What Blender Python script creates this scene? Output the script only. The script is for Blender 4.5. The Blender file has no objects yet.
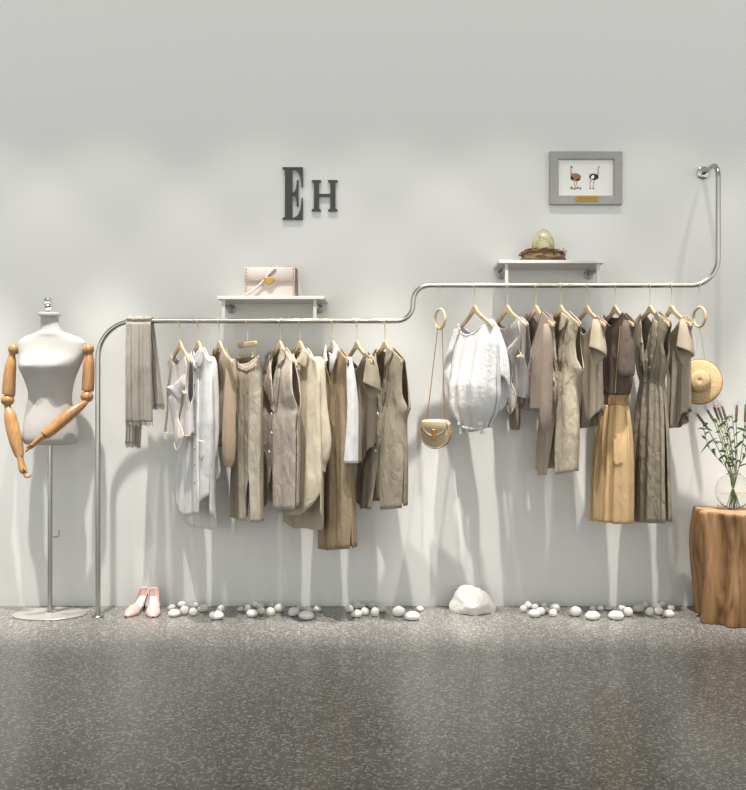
import bpy, bmesh, math, random
from mathutils import Vector, Matrix, geometry, noise
R = math.radians
FIELD_E, BEAM_E = 62.0, 800.0
PI = math.pi
sc = bpy.context.scene
COL = sc.collection
# ------------------------------------------------------------------ survey of the place
# back wall is the plane y = 0, the room lies towards -y; a depth d is the distance in front of the wall
DIST, SW, HZ, VX, EYE = 5.0, 175.0, 390.0, 395.0, 1.234
FPX = SW * DIST
def sc_at(d): return FPX / (DIST - d)
def P(px, py, d):
    s = sc_at(d)
    return Vector(((px - VX) / s, -d, EYE + (HZ - py) / s))
def proj(v):
    s = FPX / (DIST + v.y)
    return VX + v.x * s, HZ - (v.z - EYE) * s
def floor_d(py): return DIST * (1 - EYE * SW / (py - HZ))
DR = 0.235                      # the rail hangs this far in front of the wall

# ------------------------------------------------------------------ materials
def lin(c):
    c = c / 255.0
    return c / 12.92 if c <= 0.04045 else ((c + 0.055) / 1.055) ** 2.4
def rgb(r, g, b): return (lin(r), lin(g), lin(b), 1)
def base_mat(name):
    m = bpy.data.materials.new(name); m.use_nodes = True
    nt = m.node_tree
    return m, nt, nt.nodes['Principled BSDF']
def N(nt, t, **kw):
    n = nt.nodes.new(t)
    for k, v in kw.items():
        if hasattr(n, k): setattr(n, k, v)
        else: n.inputs[k.replace('_', ' ')].default_value = v
    return n
def ramp(nt, fac, stops):
    r = nt.nodes.new('ShaderNodeValToRGB')
    el = r.color_ramp.elements
    while len(el) < len(stops): el.new(0.5)
    for e, (p, c) in zip(el, stops): e.position = p; e.color = c
    nt.links.new(fac, r.inputs['Fac'])
    return r
def coords(nt, scale=(1, 1, 1), rot=(0, 0, 0)):
    tc = nt.nodes.new('ShaderNodeTexCoord'); mp = nt.nodes.new('ShaderNodeMapping')
    mp.inputs['Scale'].default_value = scale; mp.inputs['Rotation'].default_value = rot
    nt.links.new(tc.outputs['Object'], mp.inputs['Vector'])
    return mp.outputs['Vector']
def bump(nt, b, h, strength, dist=0.002, prev=None):
    n = nt.nodes.new('ShaderNodeBump'); n.inputs['Strength'].default_value = strength; n.inputs['Distance'].default_value = dist
    nt.links.new(h, n.inputs['Height'])
    if prev: nt.links.new(prev.outputs['Normal'], n.inputs['Normal'])
    nt.links.new(n.outputs['Normal'], b.inputs['Normal'])
    return n
def plain(name, c, rough=0.5, metal=0.0, vary=0.05, scale=30):
    m, nt, b = base_mat(name)
    nz = N(nt, 'ShaderNodeTexNoise', Scale=scale, Detail=4.0)
    nt.links.new(coords(nt), nz.inputs['Vector'])
    lo = tuple(x * (1 - vary) for x in c[:3]) + (1,); hi = tuple(min(1, x * (1 + vary)) for x in c[:3]) + (1,)
    r = ramp(nt, nz.outputs['Fac'], [(0.3, lo), (0.7, hi)])
    nt.links.new(r.outputs['Color'], b.inputs['Base Color'])
    b.inputs['Roughness'].default_value = rough; b.inputs['Metallic'].default_value = metal
    return m
def cloth(name, c, rough=0.85, weave=0.25, wrinkle=0.5, vary=0.10, sheen=0.0, stretch=0.35, spec=0.3, speck=0.0, wscale=22, thin=0.22):
    g = 0.3 * c[0] + 0.6 * c[1] + 0.1 * c[2]; k = 1 + 0.65 * (1 - g)
    c = tuple(min(0.80, (0.82 * x + 0.18 * g) * k) for x in c[:3]) + (1,)
    m, nt, b = base_mat(name)
    n1 = N(nt, 'ShaderNodeTexNoise', Scale=9.0, Detail=5.0); nt.links.new(coords(nt, (1, 1, 0.4)), n1.inputs['Vector'])
    lo = tuple(x * (1 - vary) for x in c[:3]) + (1,); hi = tuple(min(1, x * (1 + vary)) for x in c[:3]) + (1,)
    r = ramp(nt, n1.outputs['Fac'], [(0.3, lo), (0.7, hi)])
    n2 = N(nt, 'ShaderNodeTexNoise', Scale=380.0, Detail=2.0); nt.links.new(coords(nt), n2.inputs['Vector'])
    col = r.outputs['Color']
    if speck:
        mx = N(nt, 'ShaderNodeMix', data_type='RGBA', blend_type='MULTIPLY'); mx.inputs[0].default_value = speck
        r2 = ramp(nt, n2.outputs['Fac'], [(0.38, (0.25, 0.2, 0.15, 1)), (0.62, (1, 1, 1, 1))])
        nt.links.new(col, mx.inputs[6]); nt.links.new(r2.outputs['Color'], mx.inputs[7]); col = mx.outputs[2]
    nt.links.new(col, b.inputs['Base Color'])
    n3 = N(nt, 'ShaderNodeTexNoise', Scale=float(wscale), Detail=6.0, Distortion=0.6); nt.links.new(coords(nt, (1, 1, stretch)), n3.inputs['Vector'])
    p = bump(nt, b, n3.outputs['Fac'], min(1.0, wrinkle * 1.3), 0.02)
    bump(nt, b, n2.outputs['Fac'], weave, 0.001, p)
    b.inputs['Roughness'].default_value = rough
    b.inputs['Specular IOR Level'].default_value = spec
    tr = nt.nodes.new('ShaderNodeBsdfTranslucent'); nt.links.new(col, tr.inputs['Color'])
    ms = nt.nodes.new('ShaderNodeMixShader'); ms.inputs[0].default_value = thin
    out = nt.nodes['Material Output']
    nt.links.new(b.outputs[0], ms.inputs[1]); nt.links.new(tr.outputs[0], ms.inputs[2]); nt.links.new(ms.outputs[0], out.inputs['Surface'])
    if sheen: b.inputs['Sheen Weight'].default_value = sheen
    return m
def wood(name, c1, c2, scale=6, rough=0.45, stretch=(8, 8, 0.7), bumpy=0.1, det=6.0):
    m, nt, b = base_mat(name)
    n = N(nt, 'ShaderNodeTexNoise', Scale=float(scale), Detail=det, Distortion=0.8); nt.links.new(coords(nt, stretch), n.inputs['Vector'])
    r = ramp(nt, n.outputs['Fac'], [(0.3, c1), (0.68, c2)])
    nt.links.new(r.outputs['Color'], b.inputs['Base Color'])
    b.inputs['Roughness'].default_value = rough
    bump(nt, b, n.outputs['Fac'], bumpy, 0.003)
    return m
M = {}
def make_materials():
    # plaster wall
    m, nt, b = base_mat('white_plaster')
    n = N(nt, 'ShaderNodeTexNoise', Scale=160.0, Detail=4.0); nt.links.new(coords(nt), n.inputs['Vector'])
    r = ramp(nt, n.outputs['Fac'], [(0.3, (0.705, 0.71, 0.69, 1)), (0.7, (0.73, 0.735, 0.715, 1))])
    nt.links.new(r.outputs['Color'], b.inputs['Base Color']); b.inputs['Roughness'].default_value = 0.85
    b.inputs['Specular IOR Level'].default_value = 0.2
    bump(nt, b, n.outputs['Fac'], 0.12, 0.001)
    M['wall'] = m
    # polished terrazzo
    m, nt, b = base_mat('grey_terrazzo')
    v = N(nt, 'ShaderNodeTexNoise', Scale=14.0, Detail=6.0); nt.links.new(coords(nt), v.inputs['Vector'])
    base = ramp(nt, v.outputs['Fac'], [(0.3, (0.158, 0.151, 0.138, 1)), (0.7, (0.186, 0.178, 0.164, 1))])
    col = base.outputs['Color']
    for k, (sx, sy, rot, thr, cc) in enumerate(((66, 135, 0.5, 0.80, (0.43, 0.43, 0.415, 1)), (130, 70, 0.3, 0.84, (0.37, 0.37, 0.355, 1)), (150, 150, 0.9, 0.84, (0.35, 0.35, 0.34, 1)), (80, 80, 0.2, 0.95, (0.10, 0.098, 0.09, 1)))):
        vo = N(nt, 'ShaderNodeTexVoronoi', feature='F1'); vo.inputs['Scale'].default_value = 1.0
        nt.links.new(coords(nt, (sx, sy, 1), (0, 0, rot)), vo.inputs['Vector'])
        sep = nt.nodes.new('ShaderNodeSeparateColor'); nt.links.new(vo.outputs['Color'], sep.inputs['Color'])
        g = N(nt, 'ShaderNodeMath', operation='GREATER_THAN'); g.inputs[1].default_value = thr; nt.links.new(sep.outputs['Red'], g.inputs[0])
        l = N(nt, 'ShaderNodeMath', operation='LESS_THAN'); l.inputs[1].default_value = 0.47; nt.links.new(vo.outputs['Distance'], l.inputs[0])
        mu = N(nt, 'ShaderNodeMath', operation='MULTIPLY'); nt.links.new(g.outputs[0], mu.inputs[0]); nt.links.new(l.outputs[0], mu.inputs[1])
        mx = N(nt, 'ShaderNodeMix', data_type='RGBA'); nt.links.new(mu.outputs[0], mx.inputs[0]); nt.links.new(col, mx.inputs[6]); mx.inputs[7].default_value = cc
        col = mx.outputs[2]
    nt.links.new(col, b.inputs['Base Color'])
    b.inputs['Roughness'].default_value = 0.22; b.inputs['Specular IOR Level'].default_value = 0.55
    M['floor'] = m
    M['steel'] = plain('brushed_steel', (0.44, 0.43, 0.40, 1), 0.22, 1.0, 0.03, 200)
    M['dark_steel'] = plain('dull_grey_steel', (0.36, 0.35, 0.34, 1), 0.4, 0.8, 0.05, 120)
    M['pale_metal'] = plain('pale_painted_metal', rgb(190, 190, 186), 0.4, 0.1, 0.02)
    M['base_grey'] = plain('grey_painted_steel', rgb(160, 158, 153), 0.35, 0.1, 0.02)
    M['chrome'] = plain('polished_chrome', (0.82, 0.82, 0.82, 1), 0.12, 1.0, 0.02)
    M['gold'] = plain('brass_wire', rgb(208, 192, 150), 0.35, 0.45, 0.04)
    M['goldplate'] = plain('gold_plate', rgb(172, 134, 54), 0.35, 0.25, 0.08)
    M['shelf'] = plain('white_lacquer_board', rgb(204, 202, 198), 0.45, 0, 0.02)
    M['letter'] = plain('charcoal_letter_paint', rgb(58, 58, 54), 0.5, 0, 0.05)
    M['hangerwood'] = wood('pale_hanger_wood', rgb(188, 160, 122), rgb(208, 184, 148), 5, 0.45)
    M['armwood'] = wood('honey_varnished_wood', rgb(150, 108, 66), rgb(180, 138, 92), 5, 0.32, (10, 10, 1.2), 0.05)
    M['linen_form'] = cloth('mannequin_linen', rgb(150, 147, 143), 0.9, 0.2, 0.0, 0.03, thin=0.0)
    M['scarf'] = cloth('grey_taupe_wool', rgb(158, 152, 140), 0.95, 0.6, 0.35, 0.12, 0.3, speck=0.35)
    M['lilac'] = cloth('grey_lilac_satin', rgb(192, 187, 186), 0.55, 0.1, 0.5, 0.07)
    M['creamtrim'] = plain('cream_edging', rgb(222, 206, 178), 0.6, 0, 0.05)
    M['whitecotton'] = cloth('white_cotton', rgb(238, 231, 219), 0.8, 0.1, 0.35, 0.03)
    M['lace'] = cloth('white_textured_lace', rgb(226, 223, 216), 0.9, 0.4, 0.22, 0.05, wscale=60, stretch=0.8)
    M['mocha'] = cloth('mocha_knit', rgb(166, 144, 118), 0.9, 0.3, 0.3, 0.08, 0.2)
    M['mochatrim'] = cloth('mocha_dark_ribbing', rgb(112, 88, 74), 0.9, 0.3, 0.1, 0.05)
    M['umber'] = cloth('taupe_brown_knit', rgb(138, 122, 108), 0.9, 0.3, 0.3, 0.08, 0.2)
    M['olive_pale'] = cloth('pale_olive_satin', rgb(172, 162, 143), 0.5, 0.1, 0.7, 0.12)
    M['ecru'] = cloth('ecru_lining', rgb(228, 216, 186), 0.8, 0.1, 0.2, 0.04)
    M['taupe'] = cloth('taupe_suiting', rgb(172, 160, 146), 0.7, 0.15, 0.6, 0.08)
    M['sand'] = cloth('sand_cotton', rgb(184, 172, 149), 0.8, 0.1, 0.35, 0.06)
    M['tweed'] = cloth('brown_tweed', rgb(156, 136, 106), 0.95, 0.8, 0.3, 0.12, speck=0.55)
    M['greyknit'] = cloth('grey_brown_jersey', rgb(144, 132, 114), 0.9, 0.3, 0.35, 0.08)
    M['olive_suit'] = cloth('olive_grey_suiting', rgb(146, 136, 116), 0.75, 0.15, 0.6, 0.08)
    M['linen'] = cloth('stone_linen', rgb(168, 156, 134), 0.85, 0.35, 0.9, 0.12)
    M['mushroom'] = cloth('mushroom_jersey', rgb(150, 138, 118), 0.9, 0.3, 0.35, 0.1)
    M['cocoa'] = cloth('dark_cocoa_knit', rgb(92, 80, 70), 0.9, 0.3, 0.4, 0.1)
    M['ochre'] = cloth('ochre_cotton', rgb(196, 162, 110), 0.8, 0.15, 0.35, 0.08)
    M['tan'] = cloth('tan_waistband', rgb(164, 130, 86), 0.8, 0.15, 0.1, 0.05)
    M['olive_satin'] = cloth('olive_crushed_satin', rgb(138, 128, 106), 0.3, 0.15, 0.9, 0.15, spec=0.6, wscale=30)
    M['button'] = plain('pearl_button', rgb(214, 214, 210), 0.25, 0, 0.02)
    M['darkbutton'] = plain('horn_button', rgb(110, 104, 96), 0.3, 0, 0.1)
    M['redbutton'] = plain('rust_button', rgb(120, 52, 36), 0.4, 0, 0.1)
    M['bagtan'] = plain('smooth_tan_leather', rgb(190, 174, 146), 0.38, 0, 0.03)
    M['bagedge'] = plain('bag_edge_piping', rgb(160, 140, 110), 0.4, 0, 0.05)
    M['bronze'] = plain('aged_bronze', rgb(150, 112, 56), 0.4, 0.5, 0.2, 90)
    M['dark'] = plain('dark_lining', rgb(60, 48, 38), 0.7, 0, 0.1)
    M['blush'] = plain('blush_white_leather', rgb(186, 176, 172), 0.45, 0, 0.02)
    M['bagside'] = plain('brown_bag_edge', rgb(120, 96, 84), 0.5, 0, 0.1)
    M['stud'] = plain('gold_stud', rgb(206, 160, 72), 0.28, 0.7, 0.05)
    M['pink'] = plain('dusty_pink_leather', rgb(208, 176, 170), 0.4, 0, 0.03)
    M['insole'] = plain('cream_insole', rgb(206, 196, 186), 0.6, 0, 0.02)
    M['black'] = plain('black_sole', rgb(40, 36, 34), 0.4, 0, 0.1)
    M['egg'] = None
    m, nt, b = base_mat('speckled_egg_shell')
    n = N(nt, 'ShaderNodeTexNoise', Scale=26.0, Detail=8.0); nt.links.new(coords(nt), n.inputs['Vector'])
    r = ramp(nt, n.outputs['Fac'], [(0.35, rgb(140, 137, 98)), (0.5, rgb(178, 176, 138)), (0.7, rgb(190, 188, 154))])
    nt.links.new(r.outputs['Color'], b.inputs['Base Color']); b.inputs['Roughness'].default_value = 0.18; M['egg'] = m
    M['twig'] = plain('nest_twig_bark', rgb(98, 72, 50), 0.85, 0, 0.45, 40)
    M['nestfill'] = plain('dry_grass_lining', rgb(150, 128, 92), 0.9, 0, 0.35, 90)
    M['framegrey'] = wood('grey_frame_wood', rgb(150, 149, 145), rgb(160, 159, 155), 8, 0.5, (1.5, 6, 6), 0.03)
    M['paper'] = plain('white_print_paper', rgb(228, 228, 224), 0.7, 0, 0.01)
    M['o_brown'] = plain('printed_brown_plumage', rgb(150, 110, 80), 0.7, 0, 0.35, 130)
    M['o_black'] = plain('printed_black_plumage', rgb(36, 33, 32), 0.7, 0, 0.2)
    M['o_skin'] = plain('printed_bird_skin', rgb(176, 156, 134), 0.7, 0, 0.1)
    M['o_white'] = plain('printed_white_plume', rgb(240, 238, 234), 0.7, 0, 0.02)
    M['o_ink'] = plain('engraved_brown_ink', rgb(112, 78, 20), 0.6, 0, 0.05)
    M['pebble'] = plain('white_pebble', rgb(228, 226, 222), 0.6, 0, 0.04, 20)
    M['pebblegrey'] = plain('greyish_pebble', rgb(210, 208, 202), 0.65, 0, 0.05, 20)
    m, nt, b = base_mat('white_rough_rock')
    n = N(nt, 'ShaderNodeTexNoise', Scale=22.0, Detail=10.0); nt.links.new(coords(nt), n.inputs['Vector'])
    r = ramp(nt, n.outputs['Fac'], [(0.25, rgb(200, 195, 186)), (0.5, rgb(216, 214, 210)), (0.8, rgb(222, 221, 218))])
    nt.links.new(r.outputs['Color'], b.inputs['Base Color']); b.inputs['Roughness'].default_value = 0.85
    bump(nt, b, n.outputs['Fac'], 0.7, 0.01); M['rock'] = m
    # stump
    m, nt, b = base_mat('stump_wood')
    n = N(nt, 'ShaderNodeTexNoise', Scale=4.0, Detail=8.0, Distortion=1.0); nt.links.new(coords(nt, (7, 7, 0.8)), n.inputs['Vector'])
    r = ramp(nt, n.outputs['Fac'], [(0.28, rgb(96, 66, 40)), (0.45, rgb(146, 108, 70)), (0.7, rgb(170, 134, 92))])
    n2 = N(nt, 'ShaderNodeTexNoise', Scale=3.2, Detail=3.0); nt.links.new(coords(nt, (2, 2, 1.2)), n2.inputs['Vector'])
    r2 = ramp(nt, n2.outputs['Fac'], [(0.30, rgb(120, 82, 54)), (0.45, (1, 1, 1, 1))])
    mx = N(nt, 'ShaderNodeMix', data_type='RGBA', blend_type='MULTIPLY'); mx.inputs[0].default_value = 0.7
    nt.links.new(r.outputs['Color'], mx.inputs[6]); nt.links.new(r2.outputs['Color'], mx.inputs[7])
    nt.links.new(mx.outputs[2], b.inputs['Base Color']); b.inputs['Roughness'].default_value = 0.55
    bump(nt, b, n.outputs['Fac'], 0.5, 0.006); M['stump'] = m
    M['stumptop'] = wood('stump_end_grain', rgb(150, 118, 82), rgb(176, 146, 108), 6, 0.5, (3, 3, 3), 0.15)
    m, nt, b = base_mat('clear_glass'); b.inputs['Transmission Weight'].default_value = 1; b.inputs['Roughness'].default_value = 0.01
    b.inputs['IOR'].default_value = 1.3; b.inputs['Base Color'].default_value = (0.97, 0.985, 0.98, 1); M['glass'] = m
    m, nt, b = base_mat('vase_water'); b.inputs['Transmission Weight'].default_value = 1; b.inputs['Roughness'].default_value = 0.0
    b.inputs['IOR'].default_value = 1.12; b.inputs['Base Color'].default_value = (0.96, 0.975, 0.97, 1); M['water'] = m
    M['stem'] = plain('green_stem', rgb(112, 120, 72), 0.6, 0, 0.2)
    M['leaf'] = plain('dark_green_leaf', rgb(62, 88, 44), 0.55, 0, 0.35, 60)
    M['leafpale'] = plain('pale_green_bud', rgb(170, 184, 130), 0.6, 0, 0.2, 60)
    M['wheat'] = plain('brown_grass_head', rgb(112, 92, 80), 0.85, 0, 0.25, 150)
    M['awn'] = plain('dry_awn', rgb(150, 136, 118), 0.8, 0, 0.1)
    # woven straw
    m, nt, b = base_mat('woven_straw')
    n = N(nt, 'ShaderNodeTexNoise', Scale=140.0, Detail=3.0); nt.links.new(coords(nt), n.inputs['Vector'])
    r = ramp(nt, n.outputs['Fac'], [(0.3, rgb(170, 140, 98)), (0.65, rgb(210, 184, 142))])
    nt.links.new(r.outputs['Color'], b.inputs['Base Color']); b.inputs['Roughness'].default_value = 0.8
    bump(nt, b, n.outputs['Fac'], 0.6, 0.002); M['straw'] = m
    M['strawrim'] = plain('brown_straw_binding', rgb(148, 96, 56), 0.8, 0, 0.2, 80)
    M['string'] = plain('thin_cord', rgb(196, 182, 150), 0.7, 0, 0.1)
make_materials()

# ------------------------------------------------------------------ objects
ROOT = {}
def thing(name, label, cat, loc, group=None):
    o = bpy.data.objects.new(name, None); COL.objects.link(o)
    o.empty_display_size = 0.05; o.location = loc
    o['label'] = label; o['category'] = cat
    if group: o['group'] = group
    ROOT[o.name] = Vector(loc)
    return o
def root_loc(p):
    return ROOT[p.name] if p is not None and p.name in ROOT else Vector((0, 0, 0))
class MB:
    def __init__(s): s.v = []; s.f = []; s.mi = []
    def add(s, verts, faces, mi=0):
        k = len(s.v); s.v += [Vector(x) for x in verts]; s.f += [tuple(i + k for i in f) for f in faces]; s.mi += [mi] * len(faces)
    def grid(s, rows, close_u=False, mi=0):
        nv = len(rows); nu = len(rows[0]); vs = [p for r in rows for p in r]; fs = []
        for j in range(nv - 1):
            for i in range(nu if close_u else nu - 1):
                a = j * nu + i; b = j * nu + (i + 1) % nu
                fs.append((a, b, b + nu, a + nu))
        s.add(vs, fs, mi)
    def tube(s, path, radii, n=10, caps=True, flat=1.0, mi=0, ref=None):
        path = [Vector(p) for p in path]
        if not hasattr(radii, '__len__'): radii = [radii] * len(path)
        rows = []; prev = None
        for i, p in enumerate(path):
            t = (path[min(i + 1, len(path) - 1)] - path[max(i - 1, 0)]).normalized()
            if prev is None:
                r0 = Vector(ref) if ref is not None else (Vector((0, 1, 0)) if abs(t.y) < 0.9 else Vector((1, 0, 0)))
                a = (r0 - t * r0.dot(t)).normalized()
            else:
                a = (prev - t * prev.dot(t)); a = a.normalized() if a.length > 1e-6 else prev
            prev = a; b = t.cross(a)
            rows.append([p + a * (radii[i] * flat * math.cos(2 * PI * k / n)) + b * (radii[i] * math.sin(2 * PI * k / n)) for k in range(n)])
        k0 = len(s.v); s.grid(rows, True, mi)
        if caps:
            s.f.append(tuple(k0 + i for i in reversed(range(n)))); s.mi.append(mi)
            e = k0 + (len(path) - 1) * n; s.f.append(tuple(e + i for i in range(n))); s.mi.append(mi)
    def box(s, lo, hi, mi=0):
        x0, y0, z0 = lo; x1, y1, z1 = hi
        s.add([(x0, y0, z0), (x1, y0, z0), (x1, y1, z0), (x0, y1, z0), (x0, y0, z1), (x1, y0, z1), (x1, y1, z1), (x0, y1, z1)],
              [(0, 3, 2, 1), (4, 5, 6, 7), (0, 1, 5, 4), (1, 2, 6, 5), (2, 3, 7, 6), (3, 0, 4, 7)], mi)
    def ball(s, c, rx, ry=None, rz=None, nu=16, nv=10, mi=0, rot=None, fn=None):
        ry = rx if ry is None else ry; rz = rx if rz is None else rz; c = Vector(c)
        vs = []; fs = []
        def q(x, y, z):
            v = Vector((x, y, z))
            if fn: v = fn(v)
            v = Vector((v.x * rx, v.y * ry, v.z * rz))
            return c + (rot @ v if rot else v)
        vs.append(q(0, 0, -1))
        for j in range(1, nv):
            a = -PI / 2 + PI * j / nv
            for i in range(nu):
                b = 2 * PI * i / nu; vs.append(q(math.cos(a) * math.cos(b), math.cos(a) * math.sin(b), math.sin(a)))
        vs.append(q(0, 0, 1)); L = len(vs) - 1
        for i in range(nu): fs.append((0, 1 + (i + 1) % nu, 1 + i))
        for j in range(nv - 2):
            for i in range(nu):
                a = 1 + j * nu + i; b = 1 + j * nu + (i + 1) % nu; fs.append((a, b, b + nu, a + nu))
        o = 1 + (nv - 2) * nu
        for i in range(nu): fs.append((o + i, o + (i + 1) % nu, L))
        s.add(vs, fs, mi)
    def lathe(s, prof, c=(0, 0, 0), n=24, axis='z', mi=0, sx=1, sy=1, caps=True):
        c = Vector(c); rows = []
        for r, h in prof:
            row = []
            for k in range(n):
                a = 2 * PI * k / n
                x, y = r * math.cos(a) * sx, r * math.sin(a) * sy
                row.append(c + (Vector((x, y, h)) if axis == 'z' else Vector((x, -h, y))))
            rows.append(row)
        k0 = len(s.v); s.grid(rows, True, mi)
        if caps:
            s.f.append(tuple(k0 + i for i in reversed(range(n)))); s.mi.append(mi)
            e = k0 + (len(prof) - 1) * n; s.f.append(tuple(e + i for i in range(n))); s.mi.append(mi)
    def extrude(s, pts, frame, depth, bev=0.0, mi=0, taper=1.0):
        """pts 2D ccw outline in frame (o, ex, ez, en); en is the way the front faces"""
        o, ex, ez, en = frame
        n = len(pts); cx = sum(p[0] for p in pts) / n; cz = sum(p[1] for p in pts) / n
        def off(b):
            out = []
            for i in range(n):
                p0 = Vector(pts[i - 1]); p1 = Vector(pts[i]); p2 = Vector(pts[(i + 1) % n])
                d1 = (p1 - p0); d2 = (p2 - p1)
                n1 = Vector((-d1.y, d1.x)).normalized(); n2 = Vector((-d2.y, d2.x)).normalized()
                m = n1 + n2
                m = m / max(0.5, m.length_squared / 2) if m.length > 1e-6 else n1
                out.append(p1 + m * b)
            return out
        rings = [(depth / 2, bev), (depth / 2 - bev, 0), (-depth / 2 + bev, 0), (-depth / 2, bev)] if bev > 0 else [(depth / 2, 0), (-depth / 2, 0)]
        rows = []
        for h, b in rings: rows.append([o + ex * p.x + ez * p.y + en * h for p in off(b)])
        k0 = len(s.v); s.grid(rows[::-1], True, mi)
        tri = geometry.tessellate_polygon([[Vector((p.x, p.y, 0)) for p in off(bev)]])
        nr = len(rings)
        for t in tri:
            s.f.append(tuple(k0 + (nr - 1) * n + i for i in t)); s.mi.append(mi)
            s.f.append(tuple(k0 + i for i in reversed(t))); s.mi.append(mi)
    def build(s, name, mats, parent=None, smooth=True, solid=0.0, merge=0.0, origin=None, bevel=0.0, subsurf=0, angle=40, label=None):
        me = bpy.data.meshes.new(name)
        org = Vector(origin) if origin is not None else root_loc(parent)
        me.from_pydata([tuple(v - org) for v in s.v], [], s.f)
        if not isinstance(mats, (list, tuple)): mats = [mats]
        for m in mats: me.materials.append(m)
        for p, k in zip(me.polygons, s.mi): p.material_index = k
        bm = bmesh.new(); bm.from_mesh(me)
        if merge: bmesh.ops.remove_doubles(bm, verts=bm.verts, dist=merge)
        bmesh.ops.recalc_face_normals(bm, faces=bm.faces)
        bm.to_mesh(me); bm.free()
        if smooth:
            me.polygons.foreach_set('use_smooth', [True] * len(me.polygons))
            if angle: me.set_sharp_from_angle(angle=R(angle))
        o = bpy.data.objects.new(name, me); COL.objects.link(o)
        if parent is not None:
            o.parent = parent
            ROOT[o.name] = root_loc(parent)
        else:
            o.location = org; ROOT[o.name] = org
        if bevel:
            b = o.modifiers.new('bevel', 'BEVEL'); b.width = bevel; b.segments = 2; b.limit_method = 'ANGLE'
        if solid:
            b = o.modifiers.new('thickness', 'SOLIDIFY'); b.thickness = solid; b.offset = 0
        if subsurf:
            b = o.modifiers.new('smooth', 'SUBSURF'); b.levels = subsurf; b.render_levels = subsurf
        if label: o['label'] = label
        return o
def tag(o, label, cat, group=None):
    o['label'] = label; o['category'] = cat
    if group: o['group'] = group
    return o
def smooth_path(pts, n=8):
    """Catmull-Rom through tuples of any length"""
    pts = [tuple(p) for p in pts]; out = []
    for i in range(len(pts) - 1):
        p0 = pts[max(i - 1, 0)]; p1 = pts[i]; p2 = pts[i + 1]; p3 = pts[min(i + 2, len(pts) - 1)]
        for k in range(n):
            t = k / n
            out.append(tuple(0.5 * ((2 * b) + (-a + c) * t + (2 * a - 5 * b + 4 * c - d) * t * t + (-a + 3 * b - 3 * c + d) * t ** 3) for a, b, c, d in zip(p0, p1, p2, p3)))
    out.append(pts[-1]); return out
def interp(tab, x):
    if x <= tab[0][0]: return tab[0][1:]
    if x >= tab[-1][0]: return tab[-1][1:]
    for i in range(len(tab) - 1):
        if tab[i][0] <= x <= tab[i + 1][0]:
            t = (x - tab[i][0]) / (tab[i + 1][0] - tab[i][0])
            return tuple(a + (b - a) * t for a, b in zip(tab[i][1:], tab[i + 1][1:]))
def sm(x):
    x = max(0, min(1, x)); return x * x * (3 - 2 * x)

# ------------------------------------------------------------------ room shell
def struct(name, mb, mat):
    o = mb.build(name, mat, smooth=False); o['kind'] = 'structure'; return o
b = MB(); b.box((-6, 0, -0.1), (6, 0.15, 5.0)); struct('wall_back', b, M['wall'])
b = MB(); b.box((-6, -9, -0.1), (6, 0, 0)); struct('floor', b, M['floor'])

# ------------------------------------------------------------------ clothes rail
def arc(c, r, a0, a1, n=10): return [(c[0] + r * math.cos(R(a0 + (a1 - a0) * k / n)), c[1] + r * math.sin(R(a0 + (a1 - a0) * k / n))) for k in range(n + 1)]
RZ1 = P(0, 321, DR).z; RZ2 = P(0, 285.5, DR).z
sR = sc_at(DR)
def X(px, d=DR): return (px - VX) / sc_at(d)
rail = thing('clothes_rail', 'long bent steel tube clothes rail stepping up from floor to wall', 'clothes rail', (X(98), -DR, 0))
path2 = [(X(98), 0.004), (X(98), 0.6), (X(98), RZ1 - 0.21)]
path2 += arc((X(98) + 0.2, RZ1 - 0.2), 0.2, 180, 90, 12)[1:]
xs, hs = X(413), (RZ2 - RZ1)
path2 += [(xs - 0.3, RZ1)] + arc((xs - 0.088, RZ1 + 0.088), 0.088, -90, 0, 8) + arc((xs + 0.088, RZ2 - 0.088), 0.088, 180, 90, 8)
xe = 1.76; RZ3 = P(703, 173, 0).z
path2 += [(xe - 0.3, RZ2)] + arc((xe - 0.15, RZ2 + 0.15), 0.15, -90, 0, 10) + [(xe, RZ3 - 0.3)]
p3 = [Vector((x, -DR, z)) for x, z in path2]
for k in range(0, 9):
    a = PI / 2 * k / 8; r_ = 0.085
    p3.append(Vector((xe, -DR + r_ * (1 - math.cos(a)), RZ3 - r_ + r_ * math.sin(a))))
p3.append(Vector((xe, -0.003, RZ3)))
b = MB(); b.tube(p3, 0.0135, 16); b.build('tube', M['steel'], rail)
b = MB(); b.lathe([(0.034, 0.001), (0.034, 0.006), (0.031, 0.009), (0.0, 0.009)], (X(98), -DR, 0), 24); b.build('floor_flange', M['steel'], rail)
b = MB(); b.lathe([(0.036, 0.0005), (0.036, 0.008), (0.032, 0.011), (0.0, 0.011)], (xe, 0, RZ3), 24, 'y'); b.build('wall_flange', M['steel'], rail)

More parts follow.
